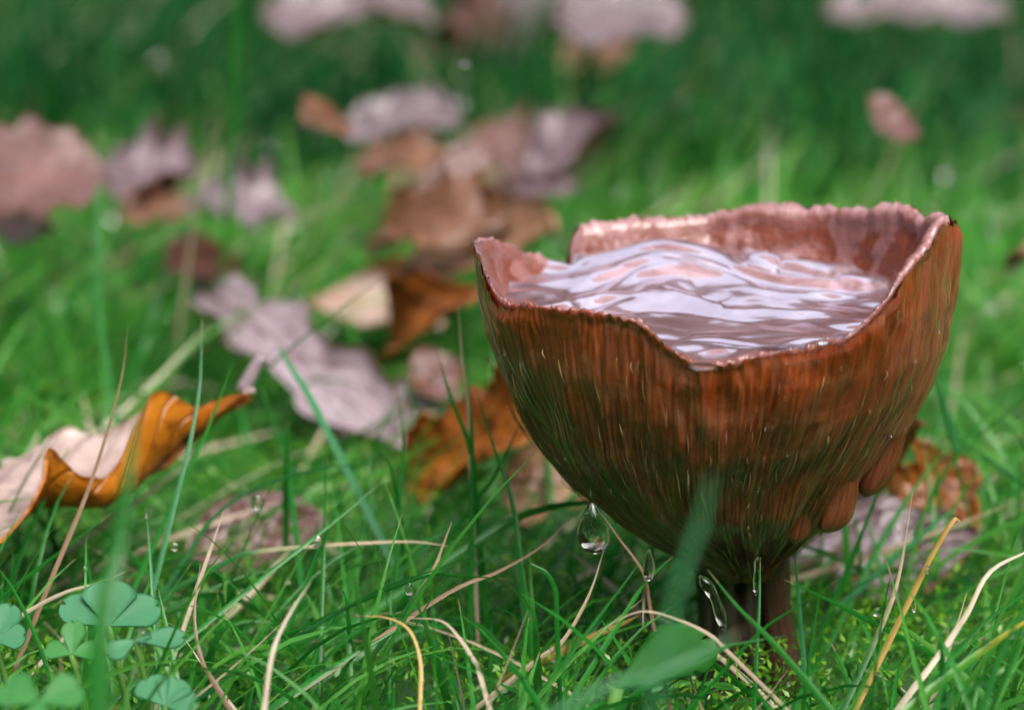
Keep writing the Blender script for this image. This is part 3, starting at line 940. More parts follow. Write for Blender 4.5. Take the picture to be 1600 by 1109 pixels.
# label, (px,py,z) stalk end, (px,py,z) tip, width mm, kind, roll, arch, curl, wave, mats, seed, stalk
LEAVES = [
 ('long pale lilac wet leaf lying slantwise behind the slanting green blade', (280, 445, .016), (700, 690, .006), 14, 'ragged', 22, .03, .7, .08, ('lilac', 'maroon'), 1, .0),
 ('rust orange crumpled leaf standing against the lower left of the mushroom cap', (655, 745, .004), (905, 650, .016), 17, 'ragged', 58, .10, .9, .09, ('rust', 'orange'), 2, .1),
 ('brown leaf folded under the mushroom cap beside the rust orange leaf', (790, 740, .006), (925, 775, .004), 15, 'oval', 50, .05, .8, .04, ('tan', 'maroon'), 3, .0),
 ('cream coloured small leaf lying behind the long lilac leaf', (485, 470, .012), (695, 515, .010), 11, 'oval', 28, .05, .5, .06, ('cream', 'tan'), 4, .0),
 ('dark rust leaf curled upright close to the left side of the mushroom cap', (605, 575, .008), (765, 445, .022), 14, 'lance', 50, .12, .9, .05, ('rust', 'rust'), 5, .0),
 ('blurred tan leaf seen just above the left tip of the cap', (640, 425, .012), (860, 385, .016), 17, 'oval', 40, .03, .4, .04, ('tan', 'brown'), 6, .0),
 ('large brown pink maple leaf raised with one tall pointed lobe, behind the cap', (690, 392, 'd', .50), (812, 150, 'd', .520), 23, 'spire', 8, .05, .35, .05, ('pinkish', 'brown'), 7, .0),
 ('brown leaf propped up under the tall pointed lobe of the maple leaf', (585, 375, .010), (790, 330, .018), 17, 'ragged', 45, .05, .5, .05, ('brown', 'brown'), 8, .0),
 ('dull violet leaf with dark edge lying to the right of the maple leaf', (825, 285, .012), (965, 195, .022), 15, 'oval', 35, .05, .6, .05, ('violet', 'maroon'), 10, .0),
 ('greyish lilac leaf behind the dark upright twig', (535, 205, .02), (720, 195, .022), 14, 'ragged', 36, .05, .5, .05, ('grey_lilac', 'violet'), 11, .0),
 ('flat pinkish brown leaf with a straight edge at the far left', (-70, 290, .02), (165, 262, .022), 17, 'square', 40, .02, .25, .02, ('pinkish', 'rust'), 12, .0),
 ('cream leaf scrap under the flat pinkish brown leaf', (-20, 358, .012), (85, 356, .012), 10, 'oval', 36, .04, .5, .06, ('cream', 'tan'), 13, .0),
 ('grey violet leaf scrap right of the flat pinkish brown leaf', (150, 275, .014), (305, 285, .014), 16, 'ragged', 36, .05, .6, .06, ('violet', 'maroon'), 14, .0),
 ('pale lilac leaf between the two tall grass blades', (285, 325, .012), (465, 330, .012), 13, 'ragged', 36, .05, .6, .07, ('grey_lilac', 'violet'), 15, .0),
 ('small dark maroon leaf at the upper end of the long lilac leaf', (250, 405, .014), (395, 465, .010), 11, 'oval', 45, .05, .6, .05, ('maroon', 'maroon'), 16, .0),
 ('pale lilac leaf cut by the top of the picture, above the tall dark blade', (420, 10, .03), (580, 18, .03), 20, 'oval', 40, .03, .5, .05, ('grey_lilac', 'brown'), 17, .0),
 ('pinkish grey leaf near the top between two pale leaves', (565, 0, .03), (690, 60, .02), 20, 'oval', 36, .04, .5, .05, ('grey_lilac', 'brown'), 18, .0),
 ('pale pointed maple leaf hanging over a dark hollow at the top', (785, -50, 'd', .72), (852, 118, 'd', .655), 42, 'maple', 6, .04, .4, .06, ('grey_lilac', 'brown'), 19, .0),
 ('pale pink leaf at the top centre right of the pointed maple leaf', (865, 40, .03), (1075, 36, .03), 20, 'oval', 40, .04, .5, .05, ('grey_lilac', 'maroon'), 20, .0),
 ('dark maroon leaf in the hollow beside the pointed maple leaf', (655, 60, .010), (800, 70, .010), 22, 'oval', 45, .04, .5, .05, ('maroon', 'maroon'), 21, .0),
 ('brown leaf in the shade below the pale pink leaf at the top', (880, 92, .012), (985, 82, .014), 14, 'oval', 40, .04, .5, .05, ('brown', 'maroon'), 22, .0),
 ('long pale pinkish leaf along the top right', (1290, 22, .02), (1575, 20, .02), 18, 'ragged', 40, .03, .4, .04, ('grey_lilac', 'brown'), 23, .0),
 ('small pinkish scrap of leaf alone in the grass at the upper right', (1366, 200, .03), (1422, 190, .03), 8, 'oval', 50, .04, .5, .05, ('pinkish', 'brown'), 24, .0),
 ('tiny brown leaf scrap left of the greyish lilac leaf', (472, 195, .03), (530, 178, .03), 7, 'oval', 50, .04, .5, .05, ('brown', 'maroon'), 25, .0),
 ('orange brown leaf standing to the right of the mushroom stem', (1365, 850, .004), (1530, 735, .012), 15, 'ragged', 52, .06, .7, .06, ('rust', 'orange'), 26, .0),
 ('pinkish leaf leaning behind the right hanging edge of the cap', (1370, 800, .006), (1430, 670, .020), 10, 'lance', 45, .05, .5, .05, ('pinkish', 'rust'), 27, .0),
 ('pale lilac leaf lying in the grass behind the stem', (1215, 880, .003), (1410, 780, .010), 12, 'oval', 30, .04, .5, .06, ('lilac', 'maroon'), 28, .0),
 ('mauve brown leaf low in the grass under the orange brown leaf', (1300, 930, .002), (1525, 840, .006), 12, 'oval', 36, .04, .5, .06, ('violet', 'rust'), 29, .0),
 ('pale pinkish leaf half hidden by grass in front of the curled orange leaf', (290, 860, .005), (520, 830, .005), 11, 'oval', 36, .04, .4, .05, ('pinkish', 'cream'), 30, .0),
 ('pink leaf end between the long lilac leaf and the mushroom cap', (640, 600, .01), (720, 570, .012), 9, 'oval', 40, .04, .4, .05, ('pinkish', 'rust'), 31, .0),
 ('brown leaf lying between the greyish lilac leaf and the propped brown leaf', (560, 265, .016), (700, 250, .018), 12, 'ragged', 34, .05, .5, .05, ('brown', 'maroon'), 33, .0),
 ('dark violet leaf at the right end of the propped brown leaf', (800, 300, .012), (900, 285, .014), 12, 'oval', 34, .05, .5, .05, ('violet', 'maroon'), 34, .0),
 ('brownish leaf scrap under the grey violet leaf scrap', (190, 335, .010), (300, 330, .010), 11, 'ragged', 34, .05, .5, .05, ('brown', 'maroon'), 35, .0),
 ('reddish leaf just behind the cream leaf', (560, 440, .010), (700, 445, .012), 10, 'ragged', 34, .05, .5, .05, ('rust', 'maroon'), 36, .0),
 ('dark maroon leaf under the lower end of the long lilac leaf', (470, 600, .006), (600, 690, .004), 10, 'oval', 30, .04, .5, .05, ('maroon', 'maroon'), 37, .0),
 ('pinkish leaf lying under the rust orange leaf at the cap', (600, 640, .006), (720, 620, .008), 10, 'oval', 34, .04, .5, .05, ('lilac', 'rust'), 38, .0),
 ('small tan leaf cut by the right picture edge', (1580, 415, .016), (1640, 385, .02), 9, 'oval', 40, .04, .4, .05, ('tan', 'brown'), 32, .0),
]
for (lab, a, b, wmm, kd, roll, arch, curl, wave, mats, seed, stalk) in LEAVES:
    leaf(lab, pos(a), pos(b), wmm / 1000 * (1.3 if max(a[1], b[1]) < 380 else 1.0), kd, roll * (0.72 if max(a[1], b[1]) < 420 else 1.0), arch, curl, wave, 9.0, mats, seed, stalk, G)

# ------------------------------------------------------------------ single blades of grass that stand out
def blade_mesh(P, wid, seed=0, face=None):
    """creased blade along P (root first) -> V, F, tint"""
    P = np.asarray(P)
    m = len(P)
    T = nrm(np.gradient(P, axis=0))
    view = nrm(np.array([0, CAM_Y, CAM_Z]) - P)
    r = np.random.default_rng(seed)
    tw = (r.random() - .5) * 1.2 + np.linspace(0, (r.random() - .5) * 1.6, m)
    A = nrm(np.cross(T, view))
    Nn = np.cross(A, T)
    A2 = A * np.cos(tw)[:, None] + Nn * np.sin(tw)[:, None]
    N2 = np.cross(A2, T)
    w = wid[:, None] / 2
    V = np.stack([P - A2 * w, P - A2 * w * .45 + N2 * w * 0.15, P + N2 * w * 0.24, P + A2 * w * .45 + N2 * w * 0.15, P + A2 * w], 1).reshape(-1, 3)
    a, b = np.meshgrid(np.arange(m - 1), np.arange(4), indexing='ij')
    F = np.stack([a * 5 + b, a * 5 + b + 1, (a + 1) * 5 + b + 1, (a + 1) * 5 + b], -1).reshape(-1, 4)
    tint = np.stack([np.full(m * 5, 0.2 + .6 * r.random()), np.repeat(np.linspace(0, 1, m), 5), np.full(m * 5, r.random())], -1)
    return V, F, tint

HERO = []     # projected points, so that random grass keeps off them
def blade(label, pts, dt, db, wpx, mat='blade', group='blades of grass that stand out', dry=False, seed=None, taper=0.75, blunt=False):
    """pts: from TIP to lower end in picture px; dt, db: distance of the tip and of the lower end."""
    seed = seed if seed is not None else len(HERO) + 100
    n = len(pts)
    db = min(db, depth_ground(pts[-1][1], 0.001))
    P = np.array([at_depth(x, y, dt + (db - dt) * i / (n - 1)) for i, (x, y) in enumerate(pts)])
    low = P[-1]
    d = nrm(P[-1] - P[-2])
    if low[2] > 0.002:
        d[2] = min(d[2], -0.5)
        d = nrm(d)
        s = (low[2] + 0.002) / -d[2]
        P = np.vstack([P, low + d * s * 0.5 + np.array([0, 0, -.0002]), low + d * s])
    P = P[::-1]
    C = catmull(P, 30)
    s = np.linspace(0, 1, 30)
    wid = wpx * K * dt * (0.6 + 0.4 * np.clip(s * 3, 0, 1)) * (1 - s ** (2.2 if not blunt else 9) * (0.93 if not blunt else 0.6))
    wid = wid * (1 + 0.06 * np.sin(s * 31 + seed))
    V, F, tint = blade_mesh(C, wid, seed)
    org = C[0].copy()
    o = mesh('dry_grass_blade' if dry else 'grass_blade', V - org, F, M[mat], None, None, tint)
    o.location = org
    tag(o, label, 'dry grass' if dry else 'grass blade', group)
    HERO.append(pts)
    return o

DRYG = 'dry grass blades that stand out'
B = blade
B('long straight green blade slanting up to the right over the long lilac leaf', [(613, 424), (500, 507), (400, 592), (350, 650)], .315, .335, 10, 'blade', seed=3)
B('tall dark green blade rising out of the top of the picture', [(370, -30), (366, 150), (362, 260), (352, 380)], .40, .41, 13, 'blade', seed=4, blunt=True)
B('pale straw stalk leaning right beside the tall dark green blade', [(346, 180), (318, 270), (302, 360), (288, 455)], .38, .39, 10, 'straw', DRYG, True, seed=5)
B('thin dark green blade with a kink standing above the curled orange leaf', [(152, 285), (154, 400), (155, 495), (172, 600)], .36, .345, 9, 'blade', seed=6, blunt=True)
B('thin brown stalk standing in front of the curled orange leaf', [(200, 508), (190, 590), (163, 690), (132, 780), (82, 900)], .288, .283, 9, 'straw_brown', DRYG, True, seed=7)
B('broad blurred green blade close to the viewer before the curled orange leaf', [(222, 625), (205, 720), (185, 850), (160, 960), (152, 1120)], .212, .205, 36, 'blade', seed=8)
B('pale bluish blade crossing the right end of the curled orange leaf', [(316, 495), (312, 600), (297, 690), (272, 790)], .296, .29, 9, 'blade_blue', seed=9)
B('short dark blade left of the pale stub on the orange leaf', [(366, 560), (325, 670), (292, 740)], .296, .294, 10, 'blade', seed=10)
B('bent whitish blade turning green lower down, right of the orange leaf', [(436, 545), (478, 610), (512, 675), (545, 740)], .322, .312, 13, 'blade_blue', seed=11, blunt=True)
B('narrow blade hanging right of the orange leaf tip', [(385, 545), (420, 640), (448, 720), (455, 770)], .325, .31, 10, 'blade', seed=12)
B('slim green blade standing before the lilac leaf at its lower end', [(618, 598), (630, 680), (625, 770)], .305, .30, 9, 'blade', seed=13)
B('green blade with a white tip leaning left of the mushroom', [(681, 543), (706, 625), (735, 700), (742, 775)], .298, .298, 13, 'blade', seed=14)
B('dry straw tip standing up left of the cap', [(716, 476), (722, 560), (731, 625), (735, 720)], .30, .298, 8, 'straw', DRYG, True, seed=15)
B('upright green blade touching the foot of the dry straw tip', [(733, 598), (738, 690), (737, 790)], .296, .294, 11, 'blade', seed=16)
B('green blade leaning left across the rust orange leaf', [(742, 602), (772, 700), (800, 780), (812, 870)], .292, .288, 11, 'blade', seed=17)
B('green blade crossing the leaning one in front of the rust orange leaf', [(815, 655), (775, 740), (735, 795)], .296, .296, 10, 'blade', seed=18)
B('short upright green blade in front of the pinkish half hidden leaf', [(508, 690), (508, 790), (505, 875)], .292, .288, 8, 'blade', seed=19)
B('short green blade leaning right beside the upright one', [(549, 755), (522, 800), (500, 855)], .29, .288, 8, 'blade', seed=20)
B('long green blade rising right from a bright water drop', [(605, 745), (540, 800), (480, 848), (395, 915)], .29, .283, 9, 'blade', seed=21)
B('long pale arching blade bending over in the left middle grass', [(608, 730), (540, 728), (478, 736), (385, 770), (330, 812), (298, 860)], .305, .302, 9, 'blade_blue', seed=22)
B('flat lying blade with a dry tip in the centre grass', [(700, 853), (640, 846), (520, 851), (400, 862), (350, 880)], .288, .290, 10, 'tip_straw', seed=23)
B('kinked blade with a whitish dry tip standing in the centre grass', [(706, 815), (690, 858), (680, 885), (655, 925), (625, 965)], .281, .281, 10, 'tip_straw', seed=24)
B('bluish blade lying to the right in front of the kinked dry tip', [(772, 853), (680, 890), (590, 922), (480, 985)], .28, .279, 10, 'blade_blue', seed=25)
B('short flat green blade pointing right below the bluish lying blade', [(798, 905), (720, 900), (640, 908)], .276, .279, 7, 'blade', seed=26)
B('dark hooked blade with a curled tip left of the stem', [(829, 881), (855, 897), (868, 925), (870, 970)], .272, .272, 8, 'blade', seed=27, blunt=True)
B('brown dry stalk running down left from under the cap', [(912, 786), (850, 850), (780, 892), (690, 932)], .285, .28, 9, 'straw_brown', DRYG, True, seed=28)
B('pinkish dry stalk hanging down under the big water drop', [(944, 858), (920, 930), (880, 1000), (838, 1032)], .274, .272, 11, 'straw', DRYG, True, seed=29)
B('thin dry arch crossing in front of the mushroom stem foot', [(935, 985), (1000, 955), (1060, 968), (1110, 992), (1145, 1025)], .262, .262, 7, 'straw', DRYG, True, seed=30)
B('yellow to white dry blade arching down in the centre foreground', [(555, 962), (605, 965), (640, 985), (657, 1035), (656, 1110)], .265, .258, 7, 'straw_gold', DRYG, True, seed=31)
B('pale dry blade arching right in the centre foreground', [(640, 965), (690, 970), (720, 1000), (745, 1040), (762, 1095)], .264, .26, 9, 'straw', DRYG, True, seed=32)
B('pale blurred dry blade leaning left in the foreground', [(486, 908), (452, 960), (426, 1020), (412, 1115)], .255, .25, 9, 'straw', DRYG, True, seed=33)
B('green blade pointing right above the clover', [(172, 803), (110, 850), (38, 905)], .288, .286, 9, 'blade', seed=34)
B('thin dry stalk lying just left of the clover', [(198, 892), (150, 912), (100, 926), (25, 966)], .280, .278, 8, 'straw', DRYG, True, seed=35)
B('pale upright blade right of the clover', [(229, 803), (235, 870), (240, 940)], .284, .28, 8, 'blade_blue', seed=36)
B('short green blade leaning right behind the clover', [(300, 878), (270, 920), (245, 950)], .282, .281, 9, 'blade', seed=37)
B('thin dry tip standing between the clover and the pinkish leaf', [(349, 800), (332, 850), (318, 890)], .285, .284, 8, 'straw', DRYG, True, seed=38)
B('crumpled brownish dry blade hanging down right of the clover', [(313, 880), (304, 960), (315, 1030), (346, 1085)], .27, .264, 9, 'straw_brown', DRYG, True, seed=39)
B('green blade with a long dry tip right of the mushroom stem', [(1426, 768), (1412, 860), (1398, 925), (1372, 990), (1335, 1070)], .279, .272, 11, 'tip_straw', seed=40)
B('golden blade with a hooked tip right of the mushroom stem', [(1500, 813), (1488, 815), (1455, 870), (1420, 940), (1385, 1010)], .276, .272, 12, 'straw_gold', DRYG, True, seed=41, blunt=True)
B('white bent dry blade coming in from the right picture edge', [(1640, 850), (1600, 864), (1545, 895), (1510, 960), (1462, 1030), (1420, 1085)], .270, .262, 11, 'straw', DRYG, True, seed=42)
B('broad yellowing green blade at the lower right corner', [(1640, 950), (1580, 985), (1500, 1042), (1415, 1110)], .262, .256, 17, 'yellowing', seed=43)
B('green blade rising right across the stem foot', [(1320, 898), (1250, 945), (1190, 985), (1115, 1065)], .268, .262, 9, 'blade', seed=44)
B('dark blade falling right in front of the mushroom stem', [(1106, 890), (1150, 945), (1195, 990), (1240, 1040), (1290, 1100)], .262, .256, 13, 'blade', seed=45)
B('thin pale upright blade right in front of the stem groove', [(1188, 870), (1187, 930), (1184, 990)], .272, .27, 7, 'blade', seed=46)
B('blurred grey green blade close to the viewer before the cap bottom', [(1112, 745), (1098, 800), (1075, 870), (1055, 930), (1040, 1010)], .182, .178, 14, 'blade_blue', seed=47, blunt=True)
B('blurred broad bluish blade lying close to the viewer at the bottom', [(1160, 985), (1100, 1020), (1010, 1062), (880, 1110)], .208, .204, 19, 'blade_blue', seed=48)
B('dark green blade lying right of the stem at mid height', [(1225, 905), (1290, 935), (1350, 965)], .276, .28, 10, 'blade', seed=49)
B('pale blurred blade standing right of the cap flank', [(1452, 540), (1470, 610), (1490, 690), (1500, 790)], .34, .33, 20, 'blade_blue', seed=50)
B('pale blade drooping towards the right picture edge with a drop', [(1485, 690), (1510, 693), (1555, 725), (1620, 775)], .325, .318, 10, 'blade_blue', seed=51)
B('green blade leaning over the orange brown leaf at the right', [(1490, 690), (1450, 735), (1405, 800), (1370, 860)], .318, .305, 10, 'blade', seed=52)
B('pale dry leaf strip lying behind the right of the stem', [(1350, 845), (1310, 858), (1262, 880)], .315, .318, 13, 'straw', DRYG, True, seed=53)
B('thin dark stalk descending from the cap edge beside the big drop', [(938, 800), (968, 842), (1005, 895), (1018, 960)], .268, .268, 7, 'straw_brown', DRYG, True, seed=54)
B('green blade leaning right under the lower left of the cap', [(1018, 850), (980, 905), (930, 970)], .272, .27, 9, 'blade', seed=55)
B('second green blade under the cap, nearer to the stem', [(1052, 868), (1005, 915), (960, 985)], .268, .266, 10, 'blade', seed=56)
B('broad green blade lying behind the big water drop', [(1000, 790), (920, 785), (850, 795), (770, 830)], .30, .295, 16, 'blade', seed=57)
B('short yellow dry blade curled on the ground left of the stem', [(1000, 960), (970, 975), (930, 992)], .285, .287, 12, 'straw_gold', DRYG, True, seed=58)
B('green blade rising right of the pale hooked blade in the right grass', [(1240, 850), (1245, 900), (1250, 960)], .285, .283, 9, 'blade_blue', seed=59)
B('dark green blade standing behind the golden hooked blade', [(1400, 690), (1375, 760), (1340, 850), (1320, 900)], .30, .298, 13, 'blade', seed=60)
B('pale green blade leaning left in the far right grass', [(1500, 790), (1470, 810), (1430, 845), (1400, 870)], .30, .30, 11, 'blade_blue', seed=61)
B('dark twig standing in front of the greyish lilac leaf', [(632, 138), (628, 175), (626, 225), (622, 260)], .50, .49, 16, 'straw_brown', DRYG, True, seed=62, blunt=True)

# ------------------------------------------------------------------ clover and the broad weed leaf
def leaflet(root, c, d, n, L, W, mat):
    """heart shaped leaflet from c along d; n is its upper side."""
    d = nrm(d); n = nrm(np.asarray(n) - (np.asarray(n) @ d) * d); b = np.cross(n, d)
    nu, nv = 14, 9
    U, Vv = np.meshgrid(np.linspace(0, 1, nu), np.linspace(-1, 1, nv), indexing='ij')
    w = W / 2 * np.clip(np.minimum(U * 1.55 + .03, 1) ** 0.9 * np.sqrt(np.clip(1 - ((U - .62) / .385).clip(0) ** 2, 0, 1)), 0, 1)
    ext = U * L * (1 - 0.10 * np.exp(-(Vv / .35) ** 2) * U ** 3)
    up = 0.06 * W * np.abs(Vv) * np.sin(PI * U) - 0.05 * L * U ** 2
    C = c + ext[..., None] * d + (w * Vv)[..., None] * b + up[..., None] * n
    th = 0.0001
    top, bot = (C + n * th).reshape(-1, 3), (C - n * th).reshape(-1, 3)
    F = grid_faces(nu, nv)
    k = nu * nv
    ia, ib = np.arange(nu - 1), np.arange(nv - 1)
    rim = np.vstack([np.stack([ia * nv, (ia + 1) * nv, (ia + 1) * nv + k, ia * nv + k], -1),
                     np.stack([ia * nv + nv - 1 + k, (ia + 1) * nv + nv - 1 + k, (ia + 1) * nv + nv - 1, ia * nv + nv - 1], -1),
                     np.stack([(nu - 1) * nv + ib, (nu - 1) * nv + ib + 1, (nu - 1) * nv + ib + 1 + k, (nu - 1) * nv + ib + k], -1)])
    return mesh('leaflet', np.vstack([top, bot]), np.vstack([F, F[:, ::-1] + k, rim]), mat, root)

def clover(label, px, py, d, size, mat, rot=0.0, tilt=0.35, n=3, leafs=None):
    c = at_depth(px, py, d)
    root = empty('clover', (c[0], c[1], 0))
    tag(root, label, 'clover', 'clover plants in the grass')
    o = np.array([c[0], c[1], 0])
    up = np.array([0.05, -0.75, 1.0])
    for k in range(n):
        if leafs:
            ang, L, W, tl = leafs[k]
        else:
            ang, L, W, tl = rot + k * 2 * PI / 3, size, size * 1.02, tilt
        dd = np.array([math.cos(ang), math.sin(ang) * 0.75, math.sin(ang) * 0.38 + tl])
        leaflet(root, c - o, dd, up, L, W, M[mat])
    q = catmull([c - o, (c - o) * np.array([1, 1, .55]) + np.array([.001, .001, 0]), np.array([.002, .003, -.002])], 9)
    tube_obj('leaf_stalk', q, np.linspace(.0003, .0004, 9), M['stalk'], root, 6)
clover('bluish green clover with three spread leaflets at the lower left', 170, 977, .268, .0056, 'clover', leafs=[(1.62, .0046, .0053, .55), (2.72, .0052, .0038, .22), (0.42, .0052, .0040, .18)])
clover('small clover leaflet pair right under the spread clover, holding a drop', 212, 1000, .262, .004, 'clover', leafs=[(0.05, .0046, .0024, .05), (3.9, .0030, .0022, .0)], n=2)
clover('round young bright green clover leaf below the spread clover', 112, 1022, .262, .004, 'clover_green', leafs=[(1.55, .0034, .0024, .5), (2.9, .0026, .0022, .1), (.2, .0026, .0022, .1)])
clover('clover cut by the left picture edge', -8, 1000, .266, .005, 'clover', leafs=[(1.2, .0040, .0030, .4), (0.0, .0030, .0030, .2), (3.0, .004, .004, .2)])
clover('clover at the bottom edge, below the spread clover to its right', 258, 1102, .258, .0045, 'clover', leafs=[(1.2, .0030, .0036, .3), (2.2, .0034, .0036, .3), (0.1, .003, .003, .1)])
clover('blurred clover in the lower left corner, taller of two', 62, 1098, .238, .0038, 'clover_green', .5, .1)

def weed():
    P0, P1 = at_depth(965, 1075, .262), at_depth(1112, 985, .270)
    d = P1 - P0
    L = np.linalg.norm(d)
    root = empty('weed', (P0[0], P0[1], 0))
    tag(root, 'broad smooth green weed leaf lying left of the stem foot', 'weed')
    o = np.array([P0[0], P0[1], 0])
    lf = leaflet(root, P0 - o, d, np.array([-.1, -.75, .7]), L, L * .5, M['weed'])
    lf.name = 'leaf_blade'
    tube_obj('leaf_stalk', catmull([P0 - o, np.array([-.003, .001, -.002])], 6), np.linspace(.0006, .0007, 6), M['stalk'], root, 6)
weed()

# ------------------------------------------------------------------ the lawn: grass, thatch and moss nobody could count
def protect(x, y, d):
    """True where a random blade point would stand in front of something the photograph shows clearly."""
    m = np.zeros(x.shape, bool)
    def box(x0, y0, x1, y1, dd):
        nonlocal m
        m |= (x > x0) & (x < x1) & (y > y0) & (y < y1) & (d < dd)
    box(725, 300, 1510, 840, .30)           # cap
    box(1070, 830, 1255, 1010, .285)        # stem
    box(890, 770, 965, 870, .275)           # big drop
    box(-40, 560, 420, 755, .315)           # orange leaf
    box(640, 600, 900, 770, .33)            # rust leaf
    box(280, 440, 680, 650, .36)            # lilac leaf
    box(480, 440, 760, 560, .40)
    box(80, 905, 290, 1025, .270)           # clover
    box(960, 970, 1120, 1075, .262)
    box(1380, 690, 1530, 840, .31)
    return m

def lawn(name, N, region, hmm, wmm, mat, seg=5, lean=(0.1, 0.8), bendr=(0.2, 1.4), seed=1, label=None, zbase=0.0, dens=None, dryness=0.0, guard=True, hard_h=None, cat='grass'):
    r = np.random.default_rng(seed)
    y0, y1, spread, xo = region
    # more blades where they are seen close
    t = r.random(N)
    y = y0 + (y1 - y0) * t ** 1.35
    hw = spread * (0.10 + 0.24 * (y - CAM_Y)) + 0.02
    x = xo + (r.random(N) * 2 - 1) * hw
    if dens is not None:
        k = r.random(N) < dens(x, y)
        x, y = x[k], y[k]
        N = len(x)
    h = (hmm[0] + (hmm[1] - hmm[0]) * r.random(N) ** 1.3) / 1000
    tall = 0.45 + 1.1 * fbm(x * 30 + 90, y * 30 + 90, 81, 3)
    h = h * tall
    if hard_h is not None:
        h = h * hard_h(x, y)
    az = r.normal(0.35, 1.3, N)
    phi0 = lean[0] + (lean[1] - lean[0]) * r.random(N)
    kap = (bendr[0] + (bendr[1] - bendr[0]) * r.random(N)) * (1 if True else 0)
    w = (wmm[0] + (wmm[1] - wmm[0]) * r.random(N)) / 1000
    s = np.linspace(0, 1, seg + 1)
    ang = phi0[:, None] + kap[:, None] * s[None] ** 1.3
    ds = h[:, None] / seg
    hor = np.concatenate([np.zeros((N, 1)), np.cumsum(np.sin(ang[:, :-1]) * ds, 1)], 1)
    ver = np.concatenate([np.zeros((N, 1)), np.cumsum(np.cos(ang[:, :-1]) * ds, 1)], 1)
    ca, sa = np.cos(az)[:, None], np.sin(az)[:, None]
    P = np.stack([x[:, None] + hor * ca, y[:, None] + hor * sa, zbase - 0.0012 + ver], -1)
    P[..., 2] = np.maximum(P[..., 2], 0.0006 - 0.002 * (s[None] < .05))
    if guard:
        bad = np.zeros(N, bool)
        for k in range(2, seg + 1):
            qx, qy, qd = project(P[:, k])
            bad |= protect(qx, qy, qd)
        # keep out of the stem and the cap themselves
        ins = ((P[..., 0] - MX) ** 2 + P[..., 1] ** 2 < 0.0052 ** 2).any(1)
        keep = ~(bad & (r.random(N) < 0.93)) & ~ins
        P, w, az = P[keep], w[keep], az[keep]
        N = len(P)
    tw = r.normal(0, 0.6, N)[:, None] + s[None] * r.normal(0, .8, N)[:, None]
    sx, sy = -np.sin(az)[:, None], np.cos(az)[:, None]
    A = np.stack([sx * np.cos(tw), sy * np.cos(tw), np.sin(tw)], -1)
    ww = (w[:, None] / 2 * (0.7 + 0.3 * np.clip(s * 4, 0, 1)) * (1 - s ** 2.4 * 0.93))[..., None]
    T = nrm(np.gradient(P, axis=1))
    Nn = nrm(np.cross(A, T))
    V = np.stack([P - A * ww, P - Nn * ww * 0.35, P + A * ww], 2)          # N, seg+1, 3, 3
    V = V.reshape(-1, 3)
    per = (seg + 1) * 3
    f0 = []
    for i in range(seg):
        for j in range(2):
            f0.append([i * 3 + j, i * 3 + j + 1, (i + 1) * 3 + j + 1, (i + 1) * 3 + j])
    F = (np.arange(N)[:, None, None] * per + np.array(f0)[None]).reshape(-1, 4)
    rr = np.clip(r.random(N) * .6 + 1.0 * (fbm(P[:, 0, 0] * 26 + 20, P[:, 0, 1] * 26 + 20, 83, 3) - .5) + .22, 0, 1)
    tint = np.stack([np.repeat(rr, per), np.tile(np.repeat(s, 3), N), np.repeat(r.random(N), per)], -1)
    o = mesh(name, V, F, M[mat], None, None, tint)
    tag(o, label, cat, kind='stuff')
    return P

def stemgap(x, y):
    d = np.hypot(x - MX, (y + 0.006) * 0.8)
    return np.clip((d - 0.004) / 0.022, 0.28, 1)
def near_dens(x, y):
    return np.clip(0.55 + 0.9 * fbm(x * 60 + 40, y * 60 + 40, 85, 3) - 0.1, 0.2, 1)
NEAR = lawn('grass', 15000, (-0.07, 0.13, 1.5, 0.0), (8, 34), (0.5, 1.05), 'grass', 6, (0.2, 1.2), (0.1, 1.5), 1,
            'green lawn grass growing thickly round the mushroom', dens=near_dens, hard_h=stemgap)
MID = lawn('grass', 11000, (0.12, 0.30, 1.5, 0.0), (9, 27), (0.7, 1.5), 'grass_mid', 5, (0.1, 0.9), (0.2, 1.5), 2,
           'green lawn grass behind the mushroom among the fallen leaves')
FAR = lawn('grass', 26000, (0.25, 1.5, 1.6, 0.0), (14, 42), (1.2, 2.4), 'grass_shaded', 4, (0.05, 0.8), (0.2, 1.3), 3,
           'taller grass at the back of the lawn, its green painted dark in place of shade', guard=False)
lawn('grass', 9000, (1.4, 6.0, 2.2, 0.0), (35, 80), (3, 6), 'grass_shaded', 3, (0.05, 0.8), (0.2, 1.2), 4,
     'distant grass beyond the picture, in the same green darkened for shade', guard=False)
lawn('thatch', 560, (-0.07, 0.16, 1.5, 0.0), (12, 38), (0.5, 1.0), 'straw', 7, (0.9, 1.5), (-0.6, 0.7), 19,
     'dry straw coloured thatch lying between the grass blades', zbase=0.003, cat='dry grass')
lawn('thatch', 900, (0.14, 0.6, 1.5, 0.0), (14, 36), (0.5, 1.0), 'straw', 5, (0.7, 1.5), (-0.5, 0.7), 7,
     'pale dry grass mixed into the lawn behind the leaves', zbase=0.006, cat='dry grass')

